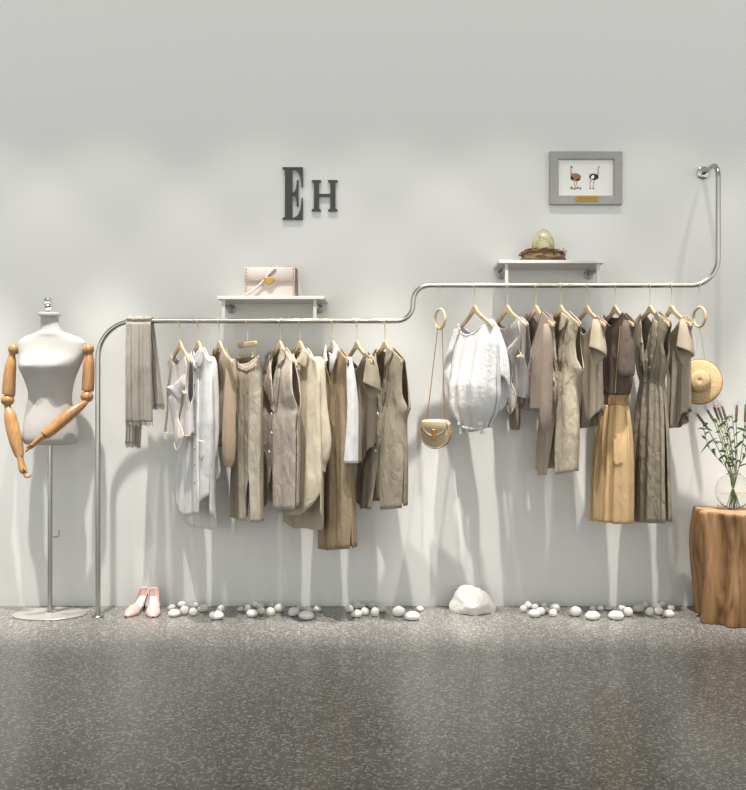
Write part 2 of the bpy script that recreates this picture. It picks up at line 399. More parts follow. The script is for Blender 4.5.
# ------------------------------------------------------------------ shelves
def shelf(label, fx0, fx1, ytop, ybot, posts, rz):
    d = DR + 0.018
    s = sc_at(d)
    z1 = P(0, ytop, d).z; z0 = P(0, ybot, d).z
    x0, x1 = X(fx0, d), X(fx1, d)
    t = thing('wall_shelf', label, 'shelf', ((x0 + x1) / 2, -d / 2, z0), 'white shelves above the clothes rail')
    b = MB(); b.box((x0, -d, z0), (x1, -0.001, z1)); b.build('board', M['shelf'], t, False, bevel=0.002)
    for px in posts:
        x = X(px)
        b = MB(); b.box((x - 0.009, -DR - 0.005, rz + 0.0125), (x + 0.009, -DR + 0.006, z0 - 0.0005)); b.build('post', M['pale_metal'], t, False, bevel=0.001)
        za = z0 - 0.030
        b = MB(); b.tube([(x, -DR + 0.006, za), (x, -0.006, za)], 0.0125, 14)
        a_ = b.build('bracket_arm', M['dark_steel'], t)
        b = MB(); b.lathe([(0.027, 0.0005), (0.027, 0.008), (0.023, 0.011), (0.0, 0.011)], (x, 0, za), 20, 'y'); b.build('flange', M['dark_steel'], a_)
    return z1, z0
SZ1, _ = shelf('white wall shelf carrying the studded handbag, lower of the two', 217, 324.5, 296, 299.3, (223.5, 315), RZ1)
SZ2, _ = shelf('white wall shelf carrying the bird nest, higher of the two', 498.8, 604.4, 260, 263.2, (506.5, 598), RZ2)

# ------------------------------------------------------------------ mannequin
def bezier_rows(rows, n=4): return smooth_path(rows, n)
def dress_form():
    d0 = 0.19
    t = thing('dress_form', 'white linen dress form mannequin with jointed wooden arms on a metal stand', 'mannequin', (X(50, d0), -d0, 0))
    rows = [(330.5, 40.5, 61.5, .048, .05), (334, 33, 70, .054, .055), (337.5, 24, 79.5, .055, .06), (342, 18.8, 85.2, .06, .065), (348, 18.2, 85.8, .068, .07), (354, 19.4, 84.8, .08, .072), (360, 20, 82.5, .10, .072),
            (366, 20, 80, .110, .07), (372, 22, 77.5, .104, .066), (380, 25.5, 74.5, .088, .062), (392, 29, 72, .072, .058), (400, 28.5, 71.5, .072, .06), (410, 26.5, 73, .078, .07),
            (420, 25, 75.5, .086, .082), (430, 24, 77.5, .092, .09), (438, 23.6, 78.3, .092, .09), (442, 25, 77.2, .085, .084), (444.3, 29, 73, .07, .07), (445, 45, 57, .02, .02)]
    rr = smooth_path(rows, 4); G_ = []
    n = 48
    for py, xl, xr, tf, tb in rr:
        c = P((xl + xr) / 2, py, d0); w = (xr - xl) / 2 / sc_at(d0)
        row = []
        for k in range(n):
            a = 2 * PI * k / n; sx, cy = math.sin(a), math.cos(a)
            dep = (tf if cy > 0 else tb) * (abs(cy) ** 0.85) * (1 if cy > 0 else -1)
            x = w * (abs(sx) ** 0.9) * (1 if sx > 0 else -1)
            if cy > 0:
                bl = math.exp(-((py - 366) / 8.0) ** 2)
                for sgn in (-1, 1): dep += 0.026 * bl * math.exp(-((x - sgn * 0.075) / 0.045) ** 2)
            row.append(c + Vector((x, -dep, 0)))
        G_.append(row)
    b = MB(); b.grid(G_, True); k0 = len(b.v) - n; b.f.append(tuple(k0 + i for i in range(n))); b.mi.append(0)
    b.f.append(tuple(reversed(range(n)))); b.mi.append(0)
    torso = b.build('torso', M['linen_form'], t, angle=0)
    # neck with its collar seam
    rows = [(332.5, 40.2, 63.5), (330, 40.5, 61.8), (326, 40.9, 59.8), (321, 41, 58.5), (316.2, 41, 58)]
    b = MB(); G_ = []
    for py, xl, xr in smooth_path(rows, 4):
        c = P((xl + xr) / 2, py, d0); w = (xr - xl) / 2 / sc_at(d0)
        G_.append([c + Vector((w * math.cos(2 * PI * k / 28), -0.78 * w * math.sin(2 * PI * k / 28), 0)) for k in range(28)])
    b.grid(G_, True); b.build('neck', M['linen_form'], t)
    c = P(49.3, 316.5, d0); s = sc_at(d0)
    b = MB(); b.lathe([(0.048, 0), (0.058, 0.004), (0.060, 0.012), (0.058, 0.018), (0.05, 0.021)], c, 28)
    b.build('neck_cap', M['pale_metal'], t)
    c = P(48.2, 312.6, d0)
    prof = [(0.012, 0), (0.018, 0.004), (0.014, 0.012), (0.020, 0.020), (0.024, 0.028), (0.026, 0.036), (0.021, 0.042), (0.021, 0.044), (0.027, 0.049), (0.027, 0.057), (0.022, 0.061), (0.022, 0.063), (0.026, 0.068), (0.025, 0.074), (0.016, 0.082), (0.004, 0.086)]
    b = MB(); b.lathe(prof, c, 20); b.build('finial', M['chrome'], t)
    # stand
    zb = P(0, 444, d0).z
    b = MB(); b.tube([(X(50, d0), -d0, 0.01), (X(50, d0), -d0, zb + 0.02)], 0.0125, 16); b.build('pole', M['steel'], t)
    b = MB(); b.lathe([(0.034, 0.008), (0.034, 0.016), (0.028, 0.02), (0.014, 0.022)], (X(50, d0), -d0, 0), 24); b.build('pole_collar', M['chrome'], t)
    b = MB(); b.lathe([(0.196, 0.0), (0.2, 0.002), (0.2, 0.006), (0.197, 0.008)], (X(50, d0), -d0, 0), 56, sy=0.68); b.build('base_plate', M['base_grey'], t)
    hk = [(50.5, 536.5), (57, 536.8), (58.6, 535.5), (59.2, 530)]
    b = MB(); b.tube([P(x, y, d0 + 0.012) for x, y in smooth_path(hk, 4)], 0.0042, 8); b.build('hook', M['steel'], t)
    # wooden arms
    def armpart(name, par, pts, tip=None, n=16):
        pp = smooth_path(pts, 5)
        b = MB(); b.tube([P(x, y, d) for x, y, r, d in pp], [r / sc_at(d) for x, y, r, d in pp], n)
        return b.build(name, M['armwood'], par)
    for side in (0, 1):
        pv = P(14, 349, 0.2) if side == 0 else P(88.6, 349, 0.2)
        a = MB()
        bx, by = (14, 349.3) if side == 0 else (88.6, 349.3)
        arm = MB(); arm.ball(P(bx, by, 0.20), 0.0305, nu=20, nv=14)
        arm = arm.build('arm', M['armwood'], t)
        if side == 0:
            armpart('upper_arm', arm, [(12.4, 352.5, 2.6, .20), (11.8, 357, 3.6, .20), (11, 364, 5.0, .205), (9.8, 374, 5.9, .21), (8.9, 388, 6.3, .215), (8.7, 394, 6.2, .215), (8.6, 394.9, 5.6, .215)])
            b = MB(); b.ball(P(7.6, 400.3, .22), 6.5 / 182, 6.2 / 182, 5.8 / 182, 20, 12); b.build('elbow', M['armwood'], arm)
            armpart('forearm', arm, [(7.2, 404.6, 2.6, .22), (8, 408.5, 3.6, .225), (10, 415, 5.6, .235), (12.2, 426, 6.4, .25), (15.8, 441, 6.3, .265), (18.6, 452, 5.0, .275), (19.4, 455.6, 4.2, .28), (19.6, 456.4, 3.6, .28)])
            wrist = [(19.8, 456, 3.0, .28), (20.6, 460, 2.7, .285), (22, 466, 3.3, .29), (23.4, 471, 3.4, .295), (24, 473, 2.6, .297)]
            tips = [(24, 473.5), (25.5, 476.3), (28.6, 476.7), (31.4, 474.6)]; thumb = [(23.4, 468), (26, 470.5), (27.4, 473)]
        else:
            armpart('upper_arm', arm, [(89.6, 352.6, 3.0, .20), (89.6, 357, 4.2, .20), (89.0, 364, 5.4, .205), (88.4, 375, 5.9, .21), (87.9, 388, 6.1, .215), (87.7, 391, 5.5, .215)])
            b = MB(); b.ball(P(87.0, 396.8, .225), 6.3 / 182, 6.2 / 182, 5.8 / 182, 20, 12); b.build('elbow', M['armwood'], arm)
            armpart('forearm', arm, [(87.0, 400.8, 2.2, .235), (84, 403.6, 3.2, .25), (78.5, 407.6, 4.8, .27), (70, 414, 5.8, .30), (60, 422.5, 6.0, .33), (50, 431, 5.6, .36), (45, 434.8, 4.8, .375), (43.6, 435.9, 3.8, .38)])
            wrist = [(43.8, 435.8, 3.0, .38), (40.5, 438.2, 2.6, .385), (36.5, 441.6, 2.6, .39), (32, 446, 2.3, .395), (30, 447.8, 1.8, .397)]
            tips = [(30.4, 447.4), (28, 449.2), (26.6, 450.6), (25.4, 451.4)]; thumb = [(33, 444.6), (29.5, 445.6), (26.6, 447.8)]
        b = MB()
        pp = smooth_path(wrist, 5)
        b.tube([P(x, y, d) for x, y, r, d in pp], [r / sc_at(d) for x, y, r, d in pp], 14, flat=1.5)
        dd = wrist[-1][3]
        for k in range(4):
            pts = smooth_path(tips, 4); L = (0.86, 0.97, 1.0, 0.8)[k]; cnt = max(3, int(len(pts) * L))
            pts = pts[:cnt]
            b.tube([P(x, y + 0.15 * k, dd + 0.012 * (1.5 - k)) for x, y in pts], [0.0058 * (1 - 0.35 * i / cnt) for i in range(cnt)], 8)
        pts = smooth_path(thumb, 4)
        b.tube([P(x, y, dd + 0.02) for x, y in pts], [0.006 * (1 - 0.35 * i / len(pts)) for i in range(len(pts))], 8)
        b.build('hand', M['armwood'], arm)
dress_form()

# ------------------------------------------------------------------ hangers
def hanger_proto():
    t = thing('clothes_hanger', '', 'hanger', (0, 0, 0), 'wooden hangers on the rail')
    up = [(0.0, -0.108), (0.010, -0.110), (0.020, -0.117), (0.032, -0.131), (0.05, -0.146), (0.08, -0.163), (0.12, -0.182), (0.16, -0.201), (0.19, -0.216), (0.2, -0.224)]
    lo = [(0.2, -0.236), (0.19, -0.237), (0.16, -0.226), (0.12, -0.208), (0.08, -0.189), (0.05, -0.173), (0.025, -0.158), (0.0, -0.148)]
    half = up[1:] + lo[:-1]
    pts = [lo[-1]] + [(x, z) for x, z in reversed(lo[:-1])] + [(x, z) for x, z in reversed(up[1:])] + [up[0]] + [(-x, z) for x, z in up[1:]] + [(-x, z) for x, z in lo[:-1]]
    b = MB(); b.extrude(pts, (Vector((0, 0, 0)), Vector((1, 0, 0)), Vector((0, 0, 1)), Vector((0, -1, 0))), 0.014, 0.003)
    body = b.build('body', M['hangerwood'], t)
    pth = [(0.018 * math.cos(R(a)), 0.018 * math.sin(R(a)) - 0.0015) for a in range(-15, 176, 15)]
    pth = [(x, z) for x, z in pth] + [(-0.0165, -0.014), (-0.008, -0.026), (-0.001, -0.036), (0, -0.05), (0, -0.112)]
    b = MB(); b.tube([(0.25 * x, x, z) for x, z in pth], 0.0024, 8); b.build('hook', M['gold'], t)
    return t
HP = hanger_proto(); HP_used = False
def dup(o):
    r = o.copy(); COL.objects.link(r)
    for ch in list(o.children):
        c = ch.copy(); COL.objects.link(c); c.parent = r
    return r
def hanger(px, rz, theta, label):
    global HP_used
    r = HP if not HP_used else dup(HP)
    HP_used = True
    r.location = (X(px), -DR, rz); r['label'] = label
    for c in r.children:
        if c.name.startswith('body'): c.rotation_euler = (0, 0, -R(theta))
    return r

# ------------------------------------------------------------------ garments
class Garment:
    def __init__(s, name, label, cat, hook, rail_py, theta, rows, T, neck=(0.42, 6, 12), back=None, tip=40, nk=25, arm=None, rip=(3.0, 0.006, 0.0), pw=2.0, onhanger=True):
        s.onhanger = onhanger
        s.rz = RZ1 if rail_py > 300 else RZ2
        s.ry = rail_py; s.hook = hook; s.th = R(theta)
        s.o = Vector((X(hook), -DR, 0))
        s.eu = Vector((math.cos(s.th), -math.sin(s.th), 0)); s.en = Vector((-math.sin(s.th), -math.cos(s.th), 0))
        s.root = thing(name, label, cat, (s.o.x, -DR, P(0, rows[-1][0], DR).z), 'garments hanging on the rail')
        s.T = [(P(0, p, DR).z, t) for p, t in T][::-1]
        s.arm = [(P(0, p, DR).z, t) for p, t in arm][::-1] if arm else None
        tab = []
        for py, xl, xr in smooth_path(rows, 3):
            z = P(0, py, DR).z; t = interp(s.T, z)[0]; W = 0.2; cx = 0.0
            for _ in range(25):
                lo, hi = 1e9, -1e9
                for k in range(36):
                    a = 2 * PI * k / 36
                    q = s.o + Vector((cx, 0, z)) + s.eu * (W * math.sin(a)) + s.en * (t * math.cos(a))
                    x, _y = proj(q); lo = min(lo, x); hi = max(hi, x)
                W = max(0.025, W + 0.45 * ((xr - xl) - (hi - lo)) / sR / math.cos(s.th)); W = min(W, 0.27)
                cx += 0.7 * ((xl + xr) / 2 - (lo + hi) / 2) / sR
            tab.append((z, cx, W))
        s.tab = sorted(tab)
        s.nu_, s.nf, s.nb = neck[0], neck[1], neck[2]
        s.zn = s.rz - nk / sR; s.zt = s.rz - tip / sR
        s.rip = rip; s.pw = pw; s.hem_z = tab[-1][0]
    def sh(s, u):
        u = abs(u); return s.zn + (s.zt - s.zn) * max(0, (u - 0.3) / 0.7)
    def top(s, side):
        low = s.nf if side > 0 else s.nb
        zlow = s.rz - low / sR
        def f(u):
            if abs(u) >= s.nu_: return s.sh(u)
            e = s.sh(s.nu_)
            return e + (zlow - e) * (1 - (abs(u) / s.nu_) ** (s.pw if side > 0 else 2.0))
        return f
    def pt(s, u, z, side=1, off=0.0):
        cx, W = interp(s.tab, z); T = interp(s.T, z)[0]
        kk = sm((s.zt + 0.02 - z) / 0.14); cx *= kk; W = 0.208 + (W - 0.208) * kk if s.onhanger else W
        a = interp(s.arm, z)[0] if s.arm else 0.0
        k = sm((s.sh(u) - z) / 0.13) ** 0.6
        k = (0.0115 + (T - 0.0115) * k) / T
        c = math.sqrt(max(0, 1 - u * u))
        a = a * k
        Y = a + (T * k - a) * c
        n, amp, ph = s.rip
        dep = sm((s.sh(u) - z) / 0.7)
        w = math.sin(n * PI * u + ph + 0.9 * (0 if side > 0 else 1.7)) + 0.5 * math.sin(2.3 * n * PI * u + 1.7 * ph + 3.0 * z)
        w += 0.35 * math.sin(1.3 * n * PI * u - 5 * z + ph)
        Y += 1.4 * amp * (0.25 + dep) * w * (0.35 + 0.65 * c) * (0.4 + 0.6 * k)
        q = s.o + Vector((cx, 0, z)) + s.eu * (u * W) + s.en * (side * (Y + off))
        if q.y > -0.014: q.y = -0.014 - 0.02 * 0
        return q
    def inv(s, px, py, side=1):
        """front surface (u, z) seen at a pixel of the survey"""
        u, z = 0.0, P(0, py, DR).z
        for _ in range(4):
            lo, hi = -0.995, 0.995
            for _k in range(18):
                m = (lo + hi) / 2
                if proj(s.pt(m, z, side))[0] < px: lo = m
                else: hi = m
            u = (lo + hi) / 2
            q = s.pt(u, z, side); z = EYE + (HZ - py) * (DIST + q.y) / FPX
        return u, z
    def at(s, px, py, off=0.0):
        u, z = s.inv(px, py); return s.pt(u, z, 1, off)
    def hem(s, pts):
        """pts: list of (u, py)"""
        tab = [(u, P(0, p, DR + 0.19 * math.sin(s.th) * u).z) for u, p in smooth_path(pts, 6)]
        return lambda u: interp(tab, u)[0]
    def panel(s, mb, side, hem, uL=-1.0, uR=1.0, nu=44, nv=46, topf=None, off=0.0):
        top = topf or s.top(side)
        fL = uL if callable(uL) else (lambda z: uL); fR = uR if callable(uR) else (lambda z: uR)
        rows = []
        for j in range(nv + 1):
            v = j / nv; v = v ** 1.15; row = []
            for i in range(nu + 1):
                sx = -1 + 2 * i / nu; w = 0.5 + 0.5 * math.sin(PI / 2 * sx)
                z = s.zt; u = 0
                for _ in range(3):
                    u = fL(z) + (fR(z) - fL(z)) * w; u = max(-1, min(1, u))
                    z = top(u) + (hem(u) - top(u)) * v
                row.append(s.pt(u, z, side, off))
            rows.append(row)
        mb.grid(rows)
    def body(s, mat, front_hem, back_hem, gap=None, name='body', solid=0.003):
        mb = MB()
        fh = s.hem(front_hem); bh = s.hem(back_hem)
        if gap:
            gl = []; gr = []
            for py, a, b_ in gap:
                ua, z = s.inv(a, py); ub, _ = s.inv(b_, py); gl.append((z, ua)); gr.append((z, ub))
            gl.sort(); gr.sort()
            zg = gl[-1][0]
            s.panel(mb, 1, fh, -1, lambda z: interp(gl, z)[0], 30)
            s.panel(mb, 1, fh, lambda z: interp(gr, z)[0] - (0.03 if z > zg - 0.02 else 0), 1, 30, off=0.002)
        else:
            s.panel(mb, 1, fh)
        s.panel(mb, -1, bh)
        o = mb.build(name, mat, s.root, solid=solid, angle=0)
        return o
    def patch(s, name, poly, off, mat, parent=None, solid=0.003, step=1.6, puff=0.0, label=None):
        poly = [Vector(p) for p in poly]; pts = []
        n = len(poly); edges = []
        for i in range(n):
            a, b_ = poly[i], poly[(i + 1) % n]; k = max(1, int((b_ - a).length / step))
            for j in range(k): pts.append(a + (b_ - a) * (j / k))
        m = len(pts); edges = [(i, (i + 1) % m) for i in range(m)]
        x0 = min(p.x for p in pts); x1 = max(p.x for p in pts); y0 = min(p.y for p in pts); y1 = max(p.y for p in pts)
        def inside(q):
            c = False
            for i in range(m):
                a, b_ = pts[i], pts[(i + 1) % m]
                if (a.y > q.y) != (b_.y > q.y) and q.x < (b_.x - a.x) * (q.y - a.y) / (b_.y - a.y) + a.x: c = not c
            return c
        y = y0 + step
        inner = []
        while y < y1:
            x = x0 + step
            while x < x1:
                q = Vector((x, y))
                if inside(q) and min((q - p).length for p in pts) > step * 0.55: inner.append(q)
                x += step
            y += step
        vs, es, fs, *_ = geometry.delaunay_2d_cdt(pts + inner, edges, [], 1, 1e-6)
        mb = MB(); out = []
        for v in vs:
            e = min((v - p).length for p in pts)
            out.append(s.at(v.x, v.y, off + puff * min(1, e / 3)))
        mb.add(out, [tuple(f) for f in fs])
        return mb.build(name, mat, parent or s.root, solid=solid, angle=0, label=label)
    def trim(s, name, path, r, mat, off=0.003, parent=None, n=3, label=None):
        mb = MB(); pp = smooth_path(path, n)
        mb.tube([s.at(x, y, off) for x, y in pp], r, 6)
        return mb.build(name, mat, parent or s.root, label=label)
    def buttons(s, pts, mat, r=0.008, off=0.004):
        for x, y in pts:
            mb = MB(); rot = Matrix.Rotation(-s.th, 3, 'Z')
            mb.ball(s.at(x, y, off), r, r * 0.5, r, 12, 8, rot=rot); mb.build('button', mat, s.root)
    def sleeve(s, mat, path, name='sleeve', k=0.7, fold=0.07, nf=5, cut=(0, 0), n=28, seed=0.0, solid=0.003, parent=None, closed=False, sub=7, lens=False):
        """path: (px, py, half width px, depth); cut: share of the length taken off the front / the back"""
        pp = smooth_path(path, sub); rows = []
        L = len(pp)
        def ring(t):
            f = t * (L - 1); i = min(int(f), L - 2); w = f - i
            return tuple(a + (b_ - a) * w for a, b_ in zip(pp[i], pp[i + 1]))
        m = 26
        for j in range(m + 1):
            row = []
            for i in range(n):
                a = 2 * PI * i / n
                fr = 0.5 - 0.5 * math.sin(a)          # 1 towards the viewer
                tt = (j / m) * (1 - cut[0] * fr - cut[1] * (1 - fr) + cut[2] * math.cos(a) if len(cut) > 2 else (j / m) and (1 - cut[0] * fr - cut[1] * (1 - fr)))
                x, y, hw, d = ring(max(0, min(1, tt)))
                c = P(x, y, d); w = hw / sc_at(d)
                if lens:
                    xx = math.cos(a); tc = 1 - cut[0] + cut[1] * xx
                    tt = (j / m) * (tc if math.sin(a) < 0 else tc + (1 - tc) * (1 - abs(xx)))
                    x, y, hw, d = ring(max(0, min(1, tt))); c = P(x, y, d); w = hw / sc_at(d)
                    yy = k * w * (1 - xx * xx) * (1 if math.sin(a) > 0 else -1) * (1 + fold * math.sin(4 * xx + seed))
                    row.append(c + Vector((w * xx, yy, 0))); continue
                rr = w * (1 + fold * sm(j / m * 1.6) * (math.sin(nf * a + seed + 2.5 * tt) + 0.4 * math.sin((2 * nf + 1) * a + seed * 2)))
                row.append(c + Vector((rr * math.cos(a), rr * k * math.sin(a), 0)))
            rows.append(row)
        mb = MB(); mb.grid(rows, True)
        if closed:
            k0 = len(mb.v) - n; mb.f.append(tuple(k0 + i for i in range(n))); mb.mi.append(0)
        return mb.build(name, mat, parent or s.root, solid=solid, angle=0)
def near(d=0.40): return d

# ---- lower rail, from the left
def build_garments():
    L, U = 321, 285.5
    # 1 grey lilac top (lower)
    def lilac_top(label, hook, rail, left, right, hl, dx, dy, yaw):
        g = Garment('ruffled_top', label, 'top', hook, rail, yaw, [(rail + 38, left[0], right[0]), (rail + 62, left[1], right[1]), (rail + 90, left[2], right[2]), (rail + 116, left[3], right[3])],
                    [(rail + 36, .02), (rail + 70, .032), (rail + 116, .04)], (0.62, 44, 44), tip=41, arm=[(rail + 36, .014), (rail + 75, .014), (rail + 82, 0.0)], rip=(3, .005, hook))
        g.body(M['lilac'], [(-1, hl[0]), (-.3, hl[0] + 2), (.4, hl[1] - 2), (1, hl[1])], [(-1, hl[0]), (0, hl[0] + 1), (1, hl[1] - 3)])
        X_ = lambda pts: [(x + dx, y + dy) for x, y in pts]
        g.patch('ruffle', X_([(500, 351), (508, 349), (515, 342), (521, 336), (521, 348), (517, 358), (516, 368), (511, 362), (506, 356)]), .010, M['lilac'], puff=.012)
        g.patch('tail_panel', X_([(503, 362), (509, 356), (516, 366), (513, 382), (516, 392), (518, 402), (512, 414), (509, 408), (508, 388)]), .008, M['lilac'], puff=.006)
        for k, pth in enumerate(([(500, 352), (508, 349.5), (515, 342), (521, 336)], [(516, 368), (513, 383), (517, 393), (518, 402), (512, 414), (509, 407)], [(520, 321), (522, 334), (521, 350), (524, 356), (523, 366), (526, 368)], [(524, 324), (525, 350), (524, 357)])):
            g.trim('edging', X_(pth), .0028, M['creamtrim'], .011)
        mb = MB(); fh = g.hem([(-1, hl[0]), (-.3, hl[0] + 2), (.4, hl[1] - 2), (1, hl[1])])
        mb.tube([g.pt(-.99 + 1.98 * i / 24, fh(-.99 + 1.98 * i / 24) + .002, 1, .002) for i in range(25)], .0025, 6); mb.build('hem_edging', M['creamtrim'], g.root)
        mb = MB(); tf = g.top(1)
        mb.tube([g.pt(-.62 + 1.24 * i / 20, tf(-.62 + 1.24 * i / 20), 1, .001) for i in range(21)], .0022, 6); mb.build('neck_edging', M['creamtrim'], g.root)
        mb = MB()
        mb.ball(g.at(523.5 + dx, 357 + dy, .014), .010, .008, .009)
        for sx in (-1, 1): mb.ball(g.at(523.5 + dx + sx * 2.2, 356.5 + dy, .016), .014, .006, .008, rot=Matrix.Rotation(sx * .5, 3, 'Y'))
        mb.build('bow', M['creamtrim'], g.root)
        return g
    lilac_top('grey lilac ruffled sleeveless top with cream edging, beside the scarf', 180, L, (171.5, 169.5, 167.5, 165), (191, 192, 192.5, 193), (431, 436), -333, 36, 60)
    hanger(180, RZ1, 58, 'wooden hanger of the ruffled top beside the scarf')
    # 2 white shirt
    g = Garment('white_shirt', 'long white button shirt with curved hem on the lower rail', 'shirt', 198.5, L, 62, [(360, 190, 213), (400, 184, 214), (460, 178.5, 216), (500, 175.5, 217), (530, 178, 217)],
                [(358, .025), (400, .045), (460, .06), (530, .07)], (0.36, 34, 31), rip=(2.5, .006, 1.0), pw=1.2)
    g.body(M['whitecotton'], [(-1, 492), (-.8, 502), (-.4, 514), (.2, 515), (.5, 513), (.8, 503), (1, 494)], [(-1, 524), (-.85, 529), (-.3, 530), (.3, 530), (.7, 527), (1, 512)])
    g.sleeve(M['whitecotton'], [(210.5, 357, 3.5, .37), (211.5, 366, 5.5, .385), (211.8, 400, 6.6, .39), (212, 435, 6.4, .395), (210.5, 456, 5.6, .40), (208.6, 464, 5.0, .40)], cut=(.0, .0), seed=1)
    g.sleeve(M['whitecotton'], [(210.6, 458, 5.4, .40), (208.4, 465, 5.2, .402), (206.8, 471, 5.0, .404)], name='cuff', k=.6, fold=.02, cut=(.25, 0), sub=4)
    g.sleeve(M['whitecotton'], [(213.5, 440, 3, .30), (215, 462, 4.5, .30), (215.5, 474, 4.6, .30), (213.5, 480, 3.5, .30)], name='far_cuff', seed=4)
    g.patch('placket', [(193, 366), (199.5, 366), (199.5, 513), (192.5, 513)], .004, M['whitecotton'], step=2.5)
    g.patch('collar', [(203, 349.5), (207, 352), (205, 362), (202, 368), (197.5, 363), (200.5, 356)], .012, M['whitecotton'])
    g.patch('collar', [(193.5, 352), (190.5, 357), (190.5, 366), (197, 367.5), (197.5, 363), (195, 358)], .012, M['whitecotton'])
    g.patch('pocket', [(199.5, 440), (204.5, 441), (204.5, 456), (202, 461), (199.5, 456)], .003, M['whitecotton'])
    g.buttons([(196, 370), (196, 385), (196, 401), (196, 418), (196, 434), (196, 449), (196, 465), (196, 483)], M['darkbutton'], .0052, .007)
    hanger(198.5, RZ1, 59, 'wooden hanger of the long white shirt')
    # 3 mocha cardigan
    g = Garment('mocha_cardigan', 'mocha brown knit cardigan with dark neck edging beside the white shirt', 'cardigan', 219.5, L, 64, [(359, 212, 236), (385, 213.5, 236), (424, 214, 235), (446, 215, 230)],
                [(357, .025), (400, .04), (446, .045)], (0.40, 78, 38), rip=(3, .004, 2.0), pw=1.0)
    g.body(M['mocha'], [(-1, 445), (1, 446)], [(-1, 444), (1, 446)])
    g.sleeve(M['mocha'], [(231.5, 359, 3, .37), (231, 370, 5, .38), (230, 400, 5.8, .39), (229, 435, 6.4, .40), (229, 455, 6.2, .40), (229, 463, 4.6, .40), (229, 466.5, 3.2, .40)], seed=2, fold=.05)
    mb = MB(); tf = g.top(1); tb = g.top(-1)
    mb.tube([g.pt(-.4 + .8 * i / 20, tf(-.4 + .8 * i / 20), 1, .001) for i in range(21)], .0032, 6); mb.build('neck_edging', M['mochatrim'], g.root)
    mb = MB(); mb.tube([g.pt(-.4 + .8 * i / 20, tb(-.4 + .8 * i / 20), -1, .001) for i in range(21)], .0036, 6); mb.build('back_neck_edging', M['mochatrim'], g.root)
    hanger(219.5, RZ1, 60, 'wooden hanger of the mocha knit cardigan')
    # 4 trousers on a clip hanger
    ch = thing('clip_hanger', 'flat bar clip hanger holding the pale olive trousers', 'hanger', (X(247.5), -DR, RZ1), 'wooden hangers on the rail')
    th = R(62); eu = Vector((math.cos(th), -math.sin(th), 0)); en = Vector((-math.sin(th), -math.cos(th), 0))
    o = Vector((X(247.5), -DR, RZ1 - .128))
    pts = [(-.135, -.014), (.135, -.014), (.142, -.006), (.142, .006), (.135, .013), (-.135, .013), (-.142, .006), (-.142, -.006)]
    b = MB(); b.extrude(pts, (o, eu, Vector((0, 0, 1)), en), .02, .004); b.build('body', M['hangerwood'], ch)
    pth = [(0.018 * math.cos(R(a)), 0.018 * math.sin(R(a)) - .0015) for a in range(-15, 176, 15)] + [(-.0165, -.014), (-.008, -.026), (-.001, -.036), (0, -.05), (0, -.118)]
    b = MB(); b.tube([Vector((X(247.5) + .25 * x, -DR + x, RZ1 + z)) for x, z in pth], .0024, 8); b.build('hook', M['gold'], ch)
    zc = RZ1 - .185
    b = MB(); b.tube([o + eu * -.125 + Vector((0, 0, -.012)), Vector((o.x, o.y, zc)) + eu * -.125, Vector((o.x, o.y, zc)) + eu * .125, o + eu * .125 + Vector((0, 0, -.012))], .002, 6); b.build('wire', M['gold'], ch)
    for sx in (-.105, .105):
        b = MB()
        for q in (-1, 1):
            c = Vector((o.x, o.y, zc)) + eu * sx
            b.tube([c + en * q * .010 + Vector((0, 0, .012)), c + en * q * .004, c + en * q * .009 + Vector((0, 0, -.016))], .006, 8, flat=.5)
        b.build('clip', M['gold'], ch)
    g = Garment('trousers', 'pale olive satin trousers hanging from a clip hanger', 'trousers', 247.5, L, 60, [(354, 235.5, 261), (372, 236, 262), (410, 234.5, 262.5), (440, 233.5, 262.5), (470, 233, 262.5), (520, 232, 262.5)],
                [(350, .035), (372, .05), (470, .055), (520, .05)], (0.96, 43, 35), tip=36, nk=34, rip=(3, .006, .6), pw=2.4, onhanger=False)
    gap = [(468, 248.2, 248.4), (485, 247.2, 249.6), (521, 245, 251)]
    mb = MB(); h1 = g.hem([(-1, 515), (0, 519), (1, 522)]); ed = {}
    for sd in (1, -1):
        gl = []; gr = []
        for py, a_, b_ in gap:
            ua, z = g.inv(a_ + (1 if sd < 0 else 0), py, sd); ub, _ = g.inv(b_ + (1 if sd < 0 else 0), py, sd); gl.append((z, ua)); gr.append((z, ub))
        gl.sort(); gr.sort()
        fL = lambda z, t=gl: interp(t, z)[0]
        fR = lambda z, t=gr: interp(t, z)[0]
        ed[sd] = (fL, fR)
        g.panel(mb, sd, h1, -1, fL, 28, 60); g.panel(mb, sd, h1, fR, 1, 28, 60)
    z0, z1 = P(0, 468, DR).z, P(0, 518, DR).z
    for q_ in (0, 1):
        rows = []
        for k in range(21):
            z = z0 + (z1 - z0) * k / 20; A, B = g.pt(ed[1][q_](z), z, 1), g.pt(ed[-1][q_](z), z, -1); rows.append([A.lerp(B, q / 6) for q in range(7)])
        mb.grid(rows)
    mb.build('legs', M['olive_pale'], g.root, solid=.003, angle=0)
    g.patch('waistband', [(236, 358.5), (240, 364), (247, 366.8), (254, 363), (260.6, 355), (260.8, 361), (254, 369), (247, 372), (239, 369.5), (236, 364)], .004, M['olive_pale'])
    g.patch('belt_tie', [(256.5, 364), (259.5, 364), (260, 378), (258.8, 384), (257.4, 378)], .008, M['ecru'], label='cream tie end hanging at the waist')
    # 5 double breasted waistcoat
    def waistcoat(label, hook, rail, rows, T, arm, mat, theta, hemf, hemb, gap, lap, btn, seed, bm='button', low=88):
        g = Garment('waistcoat', label, 'waistcoat', hook, rail, theta, rows, T, (0.36, low, 32), arm=arm, rip=(2.2, .005, seed), pw=1.15, tip=40)
        g.body(mat, hemf, hemb, gap)
        for nm, poly, of in lap: g.patch(nm, poly, of, mat)
        g.buttons(btn, M[bm], .0085, .011)
        return g
